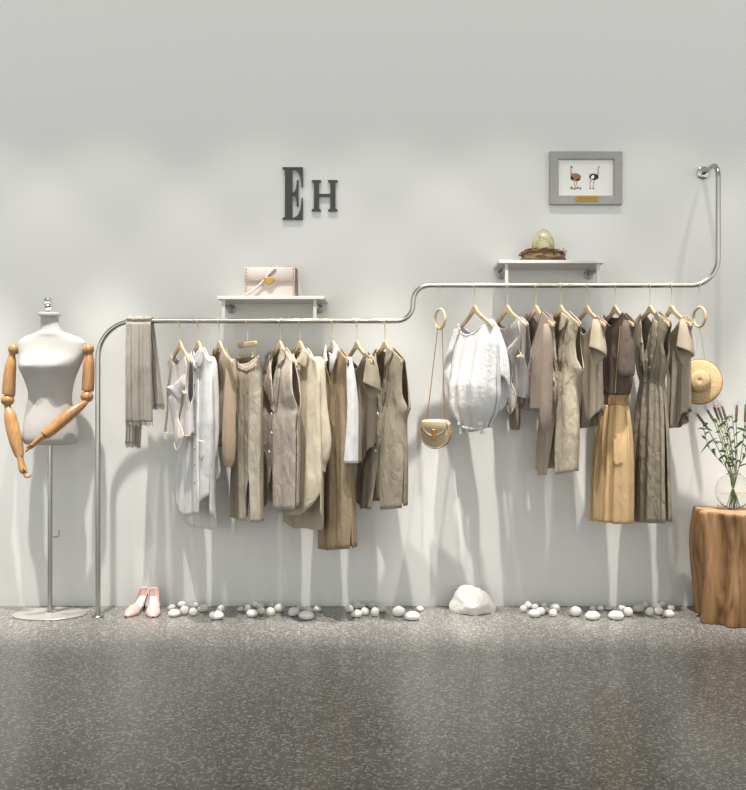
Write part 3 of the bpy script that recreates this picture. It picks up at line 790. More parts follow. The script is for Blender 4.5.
    waistcoat('taupe double breasted waistcoat with pearl buttons beside the clipped trousers', 280, L, [(361, 262.5, 296), (385, 262, 297), (398, 262, 299.5), (408, 261.8, 302.5), (420, 261.8, 298.5), (450, 262, 299), (509, 262.5, 299)],
              [(359, .03), (400, .045), (450, .052), (509, .06)], [(359, .013), (395, .016), (407, .003), (411, 0)], M['taupe'], 63,
              [(-1, 506), (-.55, 508), (-.3, 506), (0, 508), (.4, 508), (1, 508)], [(-1, 504), (0, 502), (1, 505)],
              [(452, 272.5, 272.5), (480, 269.5, 273.2), (510, 265, 274)],
              [('lapel', [(271, 351), (266, 357), (262.8, 366), (268, 374), (262.8, 382), (266, 392), (272, 410), (275.5, 412), (274, 392), (272.5, 372)], .008),
               ('lapel', [(283, 349), (287, 352), (285.5, 360), (281.5, 368), (280.5, 384), (277.5, 412), (276, 410), (277.5, 385), (279, 366)], .008),
               ('collar', [(284, 346.5), (288.5, 350), (286.5, 360), (280, 367.5), (280.5, 358)], .014)],
              [(264, 413), (273.5, 414), (273.5, 433), (271, 452)], .4)
    hanger(280, RZ1, 60, 'wooden hanger of the taupe double breasted waistcoat')
    # 6 sand shirt
    g = Garment('sand_shirt', 'sand beige long sleeved shirt with rounded hem behind the taupe waistcoat', 'shirt', 300, L, 62, [(360, 289, 321), (400, 286, 321), (460, 282, 323), (500, 279, 325), (530, 279, 325)],
                [(358, .025), (400, .045), (460, .06), (530, .065)], (0.38, 40, 33), rip=(2.6, .006, 2.2), pw=1.2)
    g.body(M['sand'], [(-1, 505), (-.4, 514), (.2, 514), (.6, 511), (.85, 504), (1, 492)], [(-1, 523), (-.85, 529), (-.3, 530), (.3, 530), (.7, 527), (1, 512)])
    g.sleeve(M['sand'], [(318, 357, 3.5, .38), (319.5, 368, 5.4, .39), (320, 400, 6.8, .395), (323, 437, 8.4, .40), (322.5, 456, 7.2, .405), (320.5, 463, 6.2, .405)], seed=3, fold=.09)
    g.sleeve(M['sand'], [(321.5, 457, 6.8, .405), (320, 465, 6.2, .407), (319.5, 474, 5.6, .41)], name='cuff', k=.6, fold=.02, cut=(.22, 0), sub=4)
    g.patch('collar', [(306, 348.5), (311, 353), (307.5, 368.5), (299.5, 363.5), (303, 356)], .012, M['sand'])
    g.patch('collar', [(294, 354), (291, 358), (292, 366), (299.5, 367), (298, 360)], .012, M['sand'])
    g.patch('placket', [(295.5, 368), (301, 368), (300.5, 512), (295, 512)], .004, M['sand'], step=2.5)
    hanger(300, RZ1, 60, 'wooden hanger of the sand beige shirt')
    # 7 tweed pinafore over a white shirt
    g = Garment('tweed_dress', 'long brown tweed pinafore dress with white collar and white sleeve', 'dress', 333, L, 62, [(360, 323.5, 349), (400, 324.5, 351), (440, 322, 353), (480, 321, 354), (548, 319, 356.5)],
                [(358, .028), (400, .045), (480, .055), (548, .065)], (0.42, 66, 32), rip=(3, .006, .2), pw=1.0)
    g.body(M['tweed'], [(-1, 547), (0, 549), (1, 548)], [(-1, 547), (1, 547)], [(516, 351.8, 351.8), (530, 351.0, 353.2), (549, 349.6, 354.6)])
    g.patch('shirt_front', [(327, 352), (333, 356), (338.5, 351), (336, 368), (331.6, 386), (327.5, 370)], -.010, M['whitecotton'], label='white shirt front inside the neckline')
    g.patch('collar', [(335.5, 343.5), (339, 345), (341.2, 350), (337.5, 362), (333.8, 374), (333.2, 362), (334.6, 352)], .014, M['whitecotton'], label='white shirt collar')
    g.patch('collar', [(328.5, 345), (325, 352), (324.5, 362), (328, 368), (329.6, 360), (328.4, 352)], .014, M['whitecotton'], label='white shirt collar')
    g.sleeve(M['whitecotton'], [(349, 357, 2.0, .385), (350, 368, 3.6, .395), (351.8, 390, 4.9, .40), (352.8, 412, 5.4, .405), (352, 440, 6.0, .41), (351, 463, 7.0, .41)], seed=1, fold=.06)
    hanger(333, RZ1, 62, 'wooden hanger of the tweed pinafore dress')
    # tees
    def tee(label, hook, rail, mat, dx, dy, seed, yaw):
        xx = lambda x: x + dx
        yy = lambda y: y + dy
        g = Garment('short_sleeved_top', label, 'top', hook, rail, yaw, [(yy(325), xx(577.5), xx(603)), (yy(345), xx(578.5), xx(603)), (yy(370), xx(580), xx(602.5)), (yy(414), xx(580), xx(603)), (yy(428), xx(580), xx(603))],
                    [(yy(323), .02), (yy(350), .035), (yy(428), .05)], (0.60, 49, 50), rip=(2.6, .006, seed), pw=1.5)
        hm = [(-1, yy(427)), (.1, yy(428)), (.55, yy(424)), (.85, yy(415)), (1, yy(412))]
        g.body(mat, hm, [(-1, yy(427)), (-.4, yy(426)), (.2, yy(418)), (.6, yy(412)), (1, yy(409))])
        g.sleeve(mat, [(xx(595.5), yy(319.5), 2.6, .36), (xx(597.2), yy(327), 5.4, .385), (xx(597.6), yy(340), 7.6, .40), (xx(597.6), yy(352), 9.0, .41), (xx(597.8), yy(366), 8.4, .41)], k=.75, fold=.05, cut=(.27, .09), seed=seed, lens=True)
        return g
    tee('grey brown short sleeved top beside the tweed pinafore', 357, L, M['greyknit'], -226, 35.5, 1.3, 63)
    hanger(357, RZ1, 64, 'wooden hanger of the grey brown top on the lower rail')
    waistcoat('long dark olive grey waistcoat, last garment of the lower rail', 385, L, [(361, 371.5, 405), (385, 369.5, 406.5), (398, 368, 408), (408, 366, 410.5), (420, 364, 407), (460, 359, 408), (508, 356, 407.5)],
              [(359, .035), (400, .055), (450, .075), (508, .095)], [(359, .013), (395, .018), (406, .004), (411, 0)], M['olive_suit'], 60,
              [(-1, 501), (-.55, 503), (-.3, 508), (-.1, 507), (.2, 508), (.6, 508), (1, 507)], [(-1, 502), (0, 503), (1, 505)],
              [(430, 381, 381), (460, 378.5, 380.2), (509, 371, 380.5)],
              [('lapel', [(376.5, 350), (372, 357), (373, 374), (377, 396), (381, 412), (380.5, 392), (378.5, 368)], .008),
               ('lapel', [(389, 349), (395, 353), (391, 363), (389, 372), (387, 392), (383, 412), (383.5, 392), (386, 370)], .008),
               ('collar', [(389.5, 346.5), (395.5, 351), (392, 360), (386.5, 369), (387, 358)], .014)],
              [(379.4, 414), (379.4, 433), (377.4, 451)], 1.8)
    hanger(385, RZ1, 62, 'wooden hanger of the dark olive grey waistcoat')

    # ---- upper rail
    g = Garment('lace_blouse', 'loose white textured blouse with tied hem on the upper rail', 'blouse', 474.5, U, 64, [(324, 455, 494), (340, 452, 498), (360, 449.5, 499), (385, 446, 500), (400, 447, 500), (412, 450, 497), (422, 458, 492), (431, 462, 490)],
                [(322, .025), (345, .05), (385, .085), (405, .085), (420, .065), (431, .05)], (0.80, 50, 50), rip=(4, .008, .7), pw=1.9)
    g.body(M['lace'], [(-1, 427), (-.5, 431), (.5, 432), (1, 428)], [(-1, 427), (1, 428)])
    g.sleeve(M['lace'], [(492.5, 322, 3, .35), (495, 333, 5.5, .37), (498, 352, 8.5, .39), (499, 372, 10, .40), (499, 392, 9.8, .40), (497.5, 412, 8, .395)], seed=1, fold=.07, cut=(.36, 0, .0), k=.6)
    g.sleeve(M['lace'], [(456.5, 329, 2.5, .09), (454, 345, 4.5, .085), (451, 368, 7, .085), (450.5, 390, 7, .085), (452, 410, 6, .085), (455.5, 418, 4.0, .085)], seed=3, fold=.07, k=.6)
    mb = MB(); tf = g.top(1)
    mb.tube([g.pt(-.6 + 1.2 * i / 20, tf(-.6 + 1.2 * i / 20), 1, .001) for i in range(21)], .0045, 6); mb.build('neck_band', M['whitecotton'], g.root)
    mb = MB()
    mb.tube([g.at(x, y, .012) for x, y in smooth_path([(462.5, 426), (470, 428.5), (479, 428.5), (487, 427)], 4)], .008, 8)
    for x in (464, 484):
        mb.ball(g.at(x, 424, .022), .017, .014, .016); mb.tube([g.at(x, 425, .022), g.at(x + 1, 430, .024), g.at(x + (1.5 if x < 470 else 3), 433.5, .024)], [.006, .010, .012], 8)
    mb.build('hem_tie', M['lace'], g.root)
    hanger(474.5, RZ2, 68, 'wooden hanger of the loose white blouse')
    g = lilac_top('grey lilac ruffled sleeveless top with cream edging, beside the white blouse', 507.5, U, (497, 498.5, 504, 506), (528, 528.5, 528.5, 528), (402, 398), 0, 0, 68)
    hanger(507.5, RZ2, 68, 'wooden hanger of the ruffled top beside the white blouse')
    # cardigan
    g = Garment('brown_cardigan', 'taupe brown knit cardigan with small rust buttons on the upper rail', 'cardigan', 536, U, 70, [(325, 525, 552), (345, 522.5, 551), (370, 520.5, 549), (400, 519, 546), (410, 518.5, 545)],
                [(323, .025), (360, .04), (410, .045)], (0.40, 76, 38), rip=(3, .004, 1.1), pw=1.0)
    g.body(M['umber'], [(-1, 409), (1, 410)], [(-1, 409), (1, 410)])
    g.sleeve(M['umber'], [(547, 324, 3, .37), (548, 336, 5.2, .39), (547, 370, 5.6, .395), (546, 405, 5.8, .40), (545.5, 420, 5.4, .40), (545.3, 428, 3.8, .40), (545.2, 431, 2.8, .40)], seed=2, fold=.05)
    g.sleeve(M['umber'], [(523, 326, 2.4, .10), (519.5, 340, 4, .09), (516.5, 380, 5, .085), (515, 410, 5.4, .085), (515, 424, 5.2, .085), (515, 429.5, 3.8, .085)], seed=4, fold=.05, closed=True)
    mb = MB(); tf = g.top(1); tb = g.top(-1)
    mb.tube([g.pt(-.4 + .8 * i / 20, tf(-.4 + .8 * i / 20), 1, .001) for i in range(21)], .0034, 6); mb.build('neck_edging', M['mochatrim'], g.root)
    mb = MB(); mb.tube([g.pt(-.4 + .8 * i / 20, tb(-.4 + .8 * i / 20), -1, .001) for i in range(21)], .004, 6); mb.build('back_neck_edging', M['mochatrim'], g.root)
    g.buttons([(532, 358), (531.4, 364), (530.8, 370), (530.2, 377)], M['redbutton'], .005, .004)
    g.trim('front_edge', [(532.2, 362), (530.5, 380), (529, 409)], .0025, M['mochatrim'], .002)
    hanger(536, RZ2, 72, 'wooden hanger of the taupe brown cardigan')
    waistcoat('stone linen waistcoat with pale buttons and open hem on the upper rail', 561, U, [(326, 549.5, 578), (345, 548, 579.5), (360, 546.5, 581.5), (371, 545, 584.5), (386, 543.5, 578.5), (430, 538.5, 580), (474, 535.5, 578)],
              [(324, .03), (360, .048), (420, .06), (474, .075)], [(324, .012), (360, .016), (370, .003), (375, 0)], M['linen'], 72,
              [(-1, 469), (-.6, 470), (-.3, 475), (-.1, 474), (.2, 475), (.6, 474), (1, 472)], [(-1, 469), (0, 468), (1, 471)],
              [(395, 557.5, 557.5), (430, 553.5, 556), (475, 546.5, 556.5)],
              [('lapel', [(554, 316), (550, 322), (551, 338), (555, 362), (557.5, 378), (558, 360), (556, 338)], .008),
               ('lapel', [(563.5, 315), (570, 319), (566.5, 328), (563.5, 338), (562, 360), (559, 378), (559, 360), (560.5, 336)], .008),
               ('collar', [(564, 312.5), (570, 316.5), (566.5, 327.5), (561, 334), (561.5, 324)], .014)],
              [(555.2, 380), (555.2, 399), (553.4, 416.5)], 2.5)
    hanger(561, RZ2, 73, 'wooden hanger of the stone linen waistcoat')
    tee('mushroom short sleeved top beside the stone linen waistcoat', 587, U, M['mushroom'], 0, 0, 2.3, 73)
    hanger(587, RZ2, 75, 'wooden hanger of the top beside the stone linen waistcoat')
    # two tone dress
    g = Garment('two_tone_dress', 'dress with dark cocoa knit bodice and ochre pleated skirt', 'dress', 615, U, 74, [(325, 601.5, 633), (345, 602, 632), (370, 602.5, 632), (384, 603, 632), (394, 603.5, 629), (400, 604, 627), (406, 603.5, 627.5), (430, 597.5, 630), (460, 595, 631.5), (523, 593.5, 631)],
                [(323, .025), (360, .045), (394, .045), (406, .045), (440, .06), (523, .07)], (0.46, 41, 32), rip=(3, .004, .4), pw=1.9)
    g.body(M['cocoa'], [(-1, 394), (1, 395)], [(-1, 394), (1, 395)], name='bodice')
    zt = P(0, 405, DR).z
    mb = MB(); g.panel(mb, 1, lambda u: P(0, 405.5, DR).z, topf=lambda u: P(0, 393, DR).z, nv=6, off=-.002); g.panel(mb, -1, lambda u: P(0, 405.5, DR).z, topf=lambda u: P(0, 393, DR).z, nv=6, off=-.002)
    mb.build('waistband', M['tan'], g.root, solid=.003, angle=0)
    g.rip = (5.5, .009, .4); mb = MB()
    hs_ = g.hem([(-1, 519), (0, 521), (1, 525)])
    g.panel(mb, 1, hs_, topf=lambda u: P(0, 405, DR).z, nu=80); g.panel(mb, -1, hs_, topf=lambda u: P(0, 405, DR).z, nu=60)
    mb.build('skirt', M['ochre'], g.root, solid=.003, angle=0)
    g.patch('pocket', [(614, 434), (620.5, 433.5), (622, 450), (624, 463), (616, 466), (613.5, 460)], .006, M['ochre'])
    g.rip = (3, .004, .4)
    g.sleeve(M['cocoa'], [(627.5, 320, 3.5, .36), (627.5, 328, 6.2, .385), (626.8, 345, 7.4, .40), (626.4, 360, 8.0, .405), (626.4, 371, 8.2, .41), (626.4, 376, 7.2, .41)], fold=.03, seed=2, k=.6)
    g.trim('piping', [(621, 326), (619.4, 345), (617.4, 370), (616, 393)], .003, M['ochre'], .004, label='ochre piping along the side seam')
    mb = MB(); tf = g.top(1)
    mb.tube([g.pt(-.46 + .92 * i / 20, tf(-.46 + .92 * i / 20), 1, .001) for i in range(21)], .005, 6); mb.build('neckband', M['cocoa'], g.root)
    hanger(615, RZ2, 76, 'wooden hanger of the dark and ochre dress')
    # satin dress
    g = Garment('satin_dress', 'sleeveless olive crushed satin dress gathered at the waist', 'dress', 650, U, 75, [(326, 635.5, 666), (345, 635, 667), (360, 635.5, 668.5), (372, 637, 666), (381, 640, 663.5), (392, 638, 665), (430, 634, 668), (480, 632.5, 669.5), (524, 632, 671)],
                [(324, .028), (360, .045), (381, .035), (430, .055), (524, .07)], (0.34, 86, 36), arm=[(324, .012), (350, .015), (359, .003), (364, 0)], rip=(4, .009, 1.2), pw=1.0)
    g.body(M['olive_satin'], [(-1, 519), (0, 522), (1, 524)], [(-1, 519), (1, 523)])
    g.patch('lapel', [(642, 319), (637, 327), (637, 345), (641, 362), (647, 377), (646, 360), (643.5, 338)], .007, M['olive_satin'], puff=.004)
    g.patch('lapel', [(653.5, 317.5), (659, 322), (657.5, 345), (653, 365), (649, 378), (649.5, 360), (651.5, 338)], .007, M['olive_satin'], puff=.004)
    mb = MB(); zw = P(0, 381.5, DR).z
    for sd in (1, -1): mb.tube([g.pt(-.99 + 1.98 * i / 24, zw, sd, .002) for i in range(25)], .0035, 6)
    mb.build('waist_seam', M['olive_satin'], g.root)
    hanger(650, RZ2, 77, 'wooden hanger of the olive satin dress')
    tee('mushroom short sleeved top hanging beside the straw hat', 671.5, U, M['mushroom'], 87.5, 0, .4, 76)
    hanger(671.5, RZ2, 78, 'wooden hanger of the top beside the straw hat')
build_garments()

# ------------------------------------------------------------------ ring hangers, bag and hat
def ring_hanger(px, rail_z, cy, yaw, label):
    t = thing('ring_hanger', label, 'hanger', (X(px), -DR, rail_z), 'ring hangers on the rail')
    c = Vector((X(px), -DR, P(0, cy, DR).z)); Rr, r = 0.053, 0.0075
    b = MB(); rows = []
    ex = Vector((math.cos(yaw), -math.sin(yaw), 0)); en = Vector((math.sin(yaw), math.cos(yaw), 0))
    for k in range(40):
        a = 2 * PI * k / 40; q = ex * math.cos(a) + Vector((0, 0, math.sin(a)))
        rows.append([c + q * (Rr + r * math.cos(2 * PI * j / 12)) + en * (r * math.sin(2 * PI * j / 12)) for j in range(12)])
    rows.append(rows[0]); b.grid(rows, True); b.build('ring', M['hangerwood'], t, merge=.0002)
    pth = [(0.0165 * math.sin(R(a)), 0.0165 * math.cos(R(a))) for a in range(-180, 181, 20)]
    b = MB(); b.tube([(X(px), -DR + y, rail_z + z) for y, z in pth], .0014, 6)
    b.tube([(X(px), -DR, rail_z - .016), (X(px), -DR, c.z + Rr)], .0014, 6); b.build('string', M['string'], t)
    return c, Rr
rc, rr_ = ring_hanger(440, RZ2, 319, R(62), 'round wooden ring hanger holding the tan saddle bag')
hc, _ = ring_hanger(699.5, RZ2, 317, R(74), 'round wooden ring hanger holding the straw hat')
def saddle_bag():
    d0 = DR + 0.01; yaw = R(14)
    c = P(436, 434.5, d0)
    t = thing('saddle_bag', 'small tan half moon shoulder bag hanging by a chain', 'bag', (c.x, -d0, P(0, 447.8, d0).z))
    ex = Vector((math.cos(yaw), -math.sin(yaw), 0)); ez = Vector((0, 0, 1)); en = Vector((-math.sin(yaw), -math.cos(yaw), 0))
    s = sc_at(d0)
    def loc(pts, kx=1.0): return [((x - 434.5) / s / math.cos(yaw) * kx, (434.5 - y) / s) for x, y in pts]
    out = [(423, 421.4), (421, 428), (420.6, 434), (422.6, 440), (426.5, 445), (431.5, 447.4), (436.5, 447.6), (441.5, 446), (446, 441.5), (448.4, 435), (448, 428), (446, 421.4)]
    o2 = loc(smooth_path(out + [out[0]], 3)[:-1])
    b = MB(); b.extrude(o2, (c, ex, ez, en), .075, .008); body = b.build('body', M['bagtan'], t, angle=50)
    fr = loc(smooth_path([(x * .96 + 434.5 * .04, y * .96 + 434 * .04) for x, y in out[1:-1]], 3))
    b = MB(); b.tube([c + ex * x + ez * z + en * .038 for x, z in loc(smooth_path(out, 3))], .004, 8)
    b.tube([c + ex * x + ez * z - en * .038 for x, z in loc(smooth_path(out, 3))], .004, 8); b.build('piping', M['bagedge'], t)
    fl = [(422, 420.6), (422.2, 426), (425.5, 431), (430, 434.2), (434.5, 435.2), (439, 434.2), (443.5, 431), (446.3, 426), (446.4, 420.6)]
    b = MB(); b.extrude(loc(smooth_path(fl, 3) ), (c + en * .044, ex, ez, en), .012, .004)
    b.extrude([(-.037 * 1.0, -.006), (.037, -.006), (.04, 0), (.037, .006), (-.037, .006), (-.04, 0)], (c + ez * ((434.5 - 421) / s) + ex * -.001, en, ez, ex), .132, .003)
    b.build('flap', M['bagtan'], t, angle=50)
    b = MB(); b.tube([c + ex * x + ez * z + en * .051 for x, z in loc(smooth_path(fl[1:-1], 3))], .0028, 6); b.build('flap_piping', M['bagedge'], t)
    b = MB(); cc = c + en * .055 + ez * ((434.5 - 434.2) / s)
    b.extrude([(-.0095, -.029), (.0095, -.029), (.0095, .029), (-.0095, .029)], (cc, ex, ez, en), .01, .002); b.build('clasp', M['bronze'], t)
    b = MB(); b.tube([c + ex * -.05 + ez * .078, c + ex * .048 + ez * .078], .005, 8); b.build('top_bar', M['bagedge'], t)
    # chain: one strand with alternating links
    b = MB()
    L0 = c + ex * -.05 + ez * .078; R0 = c + ex * .048 + ez * .078
    bot = Vector((rc.x, rc.y, rc.z - rr_ + .012))
    for st, sg in ((L0, -1), (R0, 1)):
        e = bot + Vector((sg * .012, 0, -.004)); n = 46
        for i in range(n):
            q = st + (e - st) * ((i + .5) / n); dv = (e - st).normalized() * ((e - st).length / n * .62)
            b.tube([q - dv, q, q + dv], [.0018, .0034, .0018], 6, flat=(.5 if i % 2 else 1.0))
    b.tube([bot + Vector((-.012, 0, -.004)), bot + Vector((-.004, 0, .001)), bot + Vector((.004, 0, .001)), bot + Vector((.012, 0, -.004))], .0026, 6)
    b.build('chain', M['bronze'], t)
saddle_bag()
def straw_hat():
    d0 = DR + 0.02
    c = P(699.5, 381.5, d0)
    t = thing('straw_hat', 'wide brimmed straw hat hanging from a ring hanger', 'hat', (c.x, -d0, P(0, 403, d0).z))
    ax = Vector((-0.30, -0.90, 0.08)).normalized()
    e1 = Vector((0, 0, 1)); e1 = (e1 - ax * e1.dot(ax)).normalized(); e2 = ax.cross(e1)
    def rings(prof, n=56, wav=0.0):
        rows = []
        for r, h in prof:
            rows.append([c + (e1 * math.cos(2 * PI * k / n) * 1.0 + e2 * math.sin(2 * PI * k / n) * .96) * r + ax * (h + wav * (r / .12) ** 3 * math.sin(2 * 2 * PI * k / n + 0.6)) for k in range(n)])
        return rows
    b = MB(); b.grid(rings([(.122, -.020), (.115, -.014), (.10, -.006), (.08, -.001), (.066, .002), (.060, .004)], wav=.012), True); b.build('brim', M['straw'], t, solid=.004, angle=0)
    b = MB(); b.grid(rings([(.060, .003), (.058, .018), (.055, .040), (.050, .055), (.040, .063), (.022, .0655), (.001, .066)]), True); b.build('crown', M['straw'], t, solid=.004, angle=0)
    b = MB(); rw = rings([(.122, -.020)], wav=.012)[0]; b.tube(rw + [rw[0]], .0036, 6); b.build('brim_binding', M['strawrim'], t)
    b = MB(); bot = Vector((hc.x, hc.y, hc.z - .053))
    for sg in (-1, 1):
        b.tube([bot, c + Vector((sg * .028 + .012, .028, .122))], .0012, 6)
    b.build('string', M['string'], t)
straw_hat()

# ------------------------------------------------------------------ scarf over the rail
def scarf():
    t = thing('scarf', 'grey taupe fringed scarf draped over the left end of the rail', 'scarf', (X(142), -DR, P(0, 448, DR).z))
    mb = MB(); fr = MB()
    rnd = random.Random(4)
    def sheet(xl_t, xr_t, xl_b, xr_b, yb, d_top, d_bot, ph, folds, amp, over=True):
        rows = []
        n = 60
        def top_profile(k, m=8):
            a = PI / 2 * k / m
            return a
        # over the rail: from behind to front
        for k in range(0, 9):
            a = PI * (1 - k / 8)           # behind -> front
            y = -DR + .021 * math.cos(a) * (1); z = RZ1 + .003 + .021 * math.sin(a)
            row = []
            for i in range(n + 1):
                w = i / n; x = X(xl_t + (xr_t - xl_t) * w, DR)
                rr_f = 1 + .18 * math.sin(folds * PI * w + ph)
                row.append(Vector((x, -DR - (y + DR) * (-1) * 1.0 if False else -DR + (y + DR) * rr_f * 1.0, z + .002 * math.sin(folds * PI * w + ph))))
            rows.append([Vector((p.x, -DR - (p.y + DR), p.z)) for p in row] if d_bot < DR else [Vector((p.x, p.y, p.z)) for p in row])
        m = 40
        # hang down from the last row
        last = rows[-1] if True else rows[0]
        zt = last[0].z; zb = P(0, yb, d_bot).z
        for j in range(1, m + 1):
            v = j / m; row = []
            for i in range(n + 1):
                w = i / n
                px = (xl_t + (xr_t - xl_t) * w) * (1 - v) + (xl_b + (xr_b - xl_b) * w) * v
                d = d_top + (d_bot - d_top) * min(1, v * 2.2)
                f = math.sin(folds * PI * w + ph + .5 * v) + .5 * math.sin(2.6 * folds * PI * w + 2 * ph)
                d += amp * (.5 + .7 * v) * f
                z = zt + (zb - zt) * v
                x = (px - VX) / sc_at(DR)
                row.append(Vector((x, -d, z)))
            rows.append(row)
        mb.grid(rows)
        for i in range(2, n, 3):
            p = rows[-1][i]; L = .016 + rnd.random() * .010
            fr.tube([p + Vector((0, 0, .004)), p + Vector((rnd.uniform(-.002, .002), rnd.uniform(-.002, .002), -L * .6)), p + Vector((rnd.uniform(-.005, .005), 0, -L))], [.0024, .003, .0014], 6)
    sheet(127.5, 152, 127.8, 154, 422, DR + .024, DR + .034, .4, 5, .0055)
    sheet(128.5, 146, 123.8, 139, 444, DR - .020, DR - .034, 1.2, 4, .006)
    sheet(144, 152.5, 150, 163.2, 405.5, DR - .020, DR - .020, 2.0, 3, .005)
    mb.build('cloth', M['scarf'], t, solid=.004, angle=0)
    o = fr.build('fringe', M['scarf'], t)
scarf()

# ------------------------------------------------------------------ handbag on the shelf
def shelf_bag():
    d0 = 0.125; zb = SZ1 + 0.0005
    s = sc_at(d0)
    xl, xr = X(246, d0), X(296, d0); zt = P(0, 268.3, d0).z
    t = thing('studded_handbag', 'blush white flap handbag edged with gold studs on the lower shelf', 'handbag', ((xl + xr) / 2, -d0, zb))
    hd = .04
    b = MB(); b.box((xl, -d0 - hd, zb), (xr, -d0 + hd, zt)); b.build('body', M['blush'], t, bevel=.008)
    b = MB(); b.box((xr + .0005, -d0 - hd * .9, zb + .004), (xr + .007, -d0 + hd * .9, zt - .004)); b.build('gusset', M['bagside'], t, bevel=.002)
    zf = P(0, 281.5, d0 + hd).z; xc = X(270.5, d0)
    yF = -d0 - hd
    fr = (Vector((0, yF - .005, 0)), Vector((1, 0, 0)), Vector((0, 0, 1)), Vector((0, -1, 0)))
    pts = [(xl - .001, zt - .002), (xl - .001, zf), (xc - .05, zf - .002), (xc, zf - .04), (xc + .05, zf - .003), (xr + .001, zf), (xr + .001, zt - .002)]
    b = MB(); b.extrude(pts, fr, .008, .002)
    b.box((xl - .001, yF - .006, zt - .004), (xr + .001, -d0 + hd, zt + .004)); fl = b.build('flap', M['blush'], t, angle=50)
    b = MB(); zc = zf + .002
    b.extrude([(xc - .03, zc + .014), (xc - .026, zc - .002), (xc, zc - .026), (xc + .026, zc - .002), (xc + .03, zc + .014), (xc + .02, zc + .02), (xc - .02, zc + .02)], (Vector((0, yF - .014, 0)), fr[1], fr[2], fr[3]), .012, .003)
    b.build('clasp', M['goldplate'], t)
    # strap lying across the front
    pth = smooth_path([(276.5, 267.6, .085), (280, 267.0, .06)], 2)
    stp = [(244.2, 295.6), (251, 292), (258, 286.5), (264, 280.5), (270, 273), (275, 268.6)]
    pw = [P(x, y, d0 + hd + .014) for x, y in smooth_path(stp, 4)]
    pw += [Vector((X(278, d0), -d0 - hd * .4, zt + .012)), Vector((X(283, d0), -d0, zt + .010)), Vector((X(286, d0), -d0 + hd * .5, zt + .006))]
    b = MB(); rows = []
    for i, p in enumerate(pw):
        dirn = (pw[min(i + 1, len(pw) - 1)] - pw[max(i - 1, 0)]).normalized()
        nrm = Vector((0, -1, 0)) if i < len(pw) - 3 else Vector((0, -.4, .9))
        sd = dirn.cross(nrm).normalized() * .0075
        rows.append([p - sd, p + sd])
    b.grid(rows); strap = b.build('strap', M['blush'], t, solid=.003)
    b = MB(); b.tube([(xr + .008, -d0, zt - .03), (xr + .02, -d0 - .01, zb + .05), (xr + .036, -d0 - .015, zb + .006)], .005, 8, flat=.4); b.build('strap_end', M['blush'], t)
    studs = []
    for i in range(10): z = zb + .01 + (zt - zb - .02) * i / 9; studs += [Vector((xl + .009, yF - .0095, z)), Vector((xr - .009, yF - .0095, z))]
    for i in range(12):
        x = xl + .025 + (xr - xl - .05) * i / 11
        if abs(x - xc) > .035: studs.append(Vector((x, yF - .0095, zf + .008 )))
    for i in range(1, len(pw) - 3, 2): studs.append(pw[i] + Vector((0, -.002, 0)))
    for q in studs:
        b = MB(); b.ball(q, .0045, .003, .0045, 8, 6); b.build('stud', M['stud'], t)
shelf_bag()

# ------------------------------------------------------------------ nest and egg
def nest_egg():
    d0 = 0.13; s = sc_at(d0); rnd = random.Random(7)
    c = P(543, 261, d0); c.z = SZ2 + .0005
    t = thing('bird_nest', 'brown twig nest holding a pale egg on the upper shelf', 'nest', tuple(c))
    b = MB(); Rn = .098
    for k in range(150):
        a0 = rnd.uniform(0, 2 * PI); span = rnd.uniform(.5, 1.4); r0 = Rn * rnd.uniform(.72, 1.12); z0 = rnd.uniform(.006, .066); z1 = max(.006, min(.074, z0 + rnd.uniform(-.03, .03)))
        rad = rnd.uniform(.0022, .0048); pts = []
        for i in range(7):
            w = i / 6; a = a0 + span * w; rr_ = r0 * (1 + .10 * math.sin(3 * w + k)) * (1 - .9 * (z0 - .03) ** 2)
            pts.append(c + Vector((rr_ * 1.12 * math.cos(a), rr_ * .86 * math.sin(a), z0 + (z1 - z0) * w)))
        b.tube(pts, [rad, rad, rad, rad, rad, rad * .8, rad * .4], 5)
    for k in range(26):
        a = rnd.uniform(0, 2 * PI); p = c + Vector((Rn * 1.12 * math.cos(a), Rn * .86 * math.sin(a), rnd.uniform(.03, .07)))
        q = p + Vector((math.cos(a) * rnd.uniform(0, .03), math.sin(a) * .01, rnd.uniform(.006, .028)))
        b.tube([p, (p + q) / 2 + Vector((rnd.uniform(-.006, .006), 0, 0)), q], [.0024, .002, .001], 5)
    b.build('twigs', M['twig'], t)
    b = MB(); b.lathe([(.095, .001), (.104, .02), (.10, .045), (.085, .055), (.055, .03), (.02, .022)], c, 28, sx=1.08, sy=.85); b.build('lining', M['nestfill'], t)
    ce = P(543.2, 241, d0); zb = SZ2 + .024
    zt = P(0, 229, d0).z; h = zt - zb; prof = []
    for i in range(1, 24):
        w = i / 24; zz = w * h; x = 2 * w - 1
        prof.append((.0605 * math.sqrt(max(0, 1 - x * x)) * (1 - .17 * x) * (1 + .03 * (1 - x * x)), zz))
    prof = [(.004, .0003)] + prof + [(.003, h)]
    b = MB(); b.lathe(prof, Vector((ce.x, -d0, zb)), 32)
    o = b.build('egg', M['egg'], origin=(ce.x, -d0, zb), angle=0); tag(o, 'large pale speckled egg sitting in the twig nest', 'egg')
nest_egg()

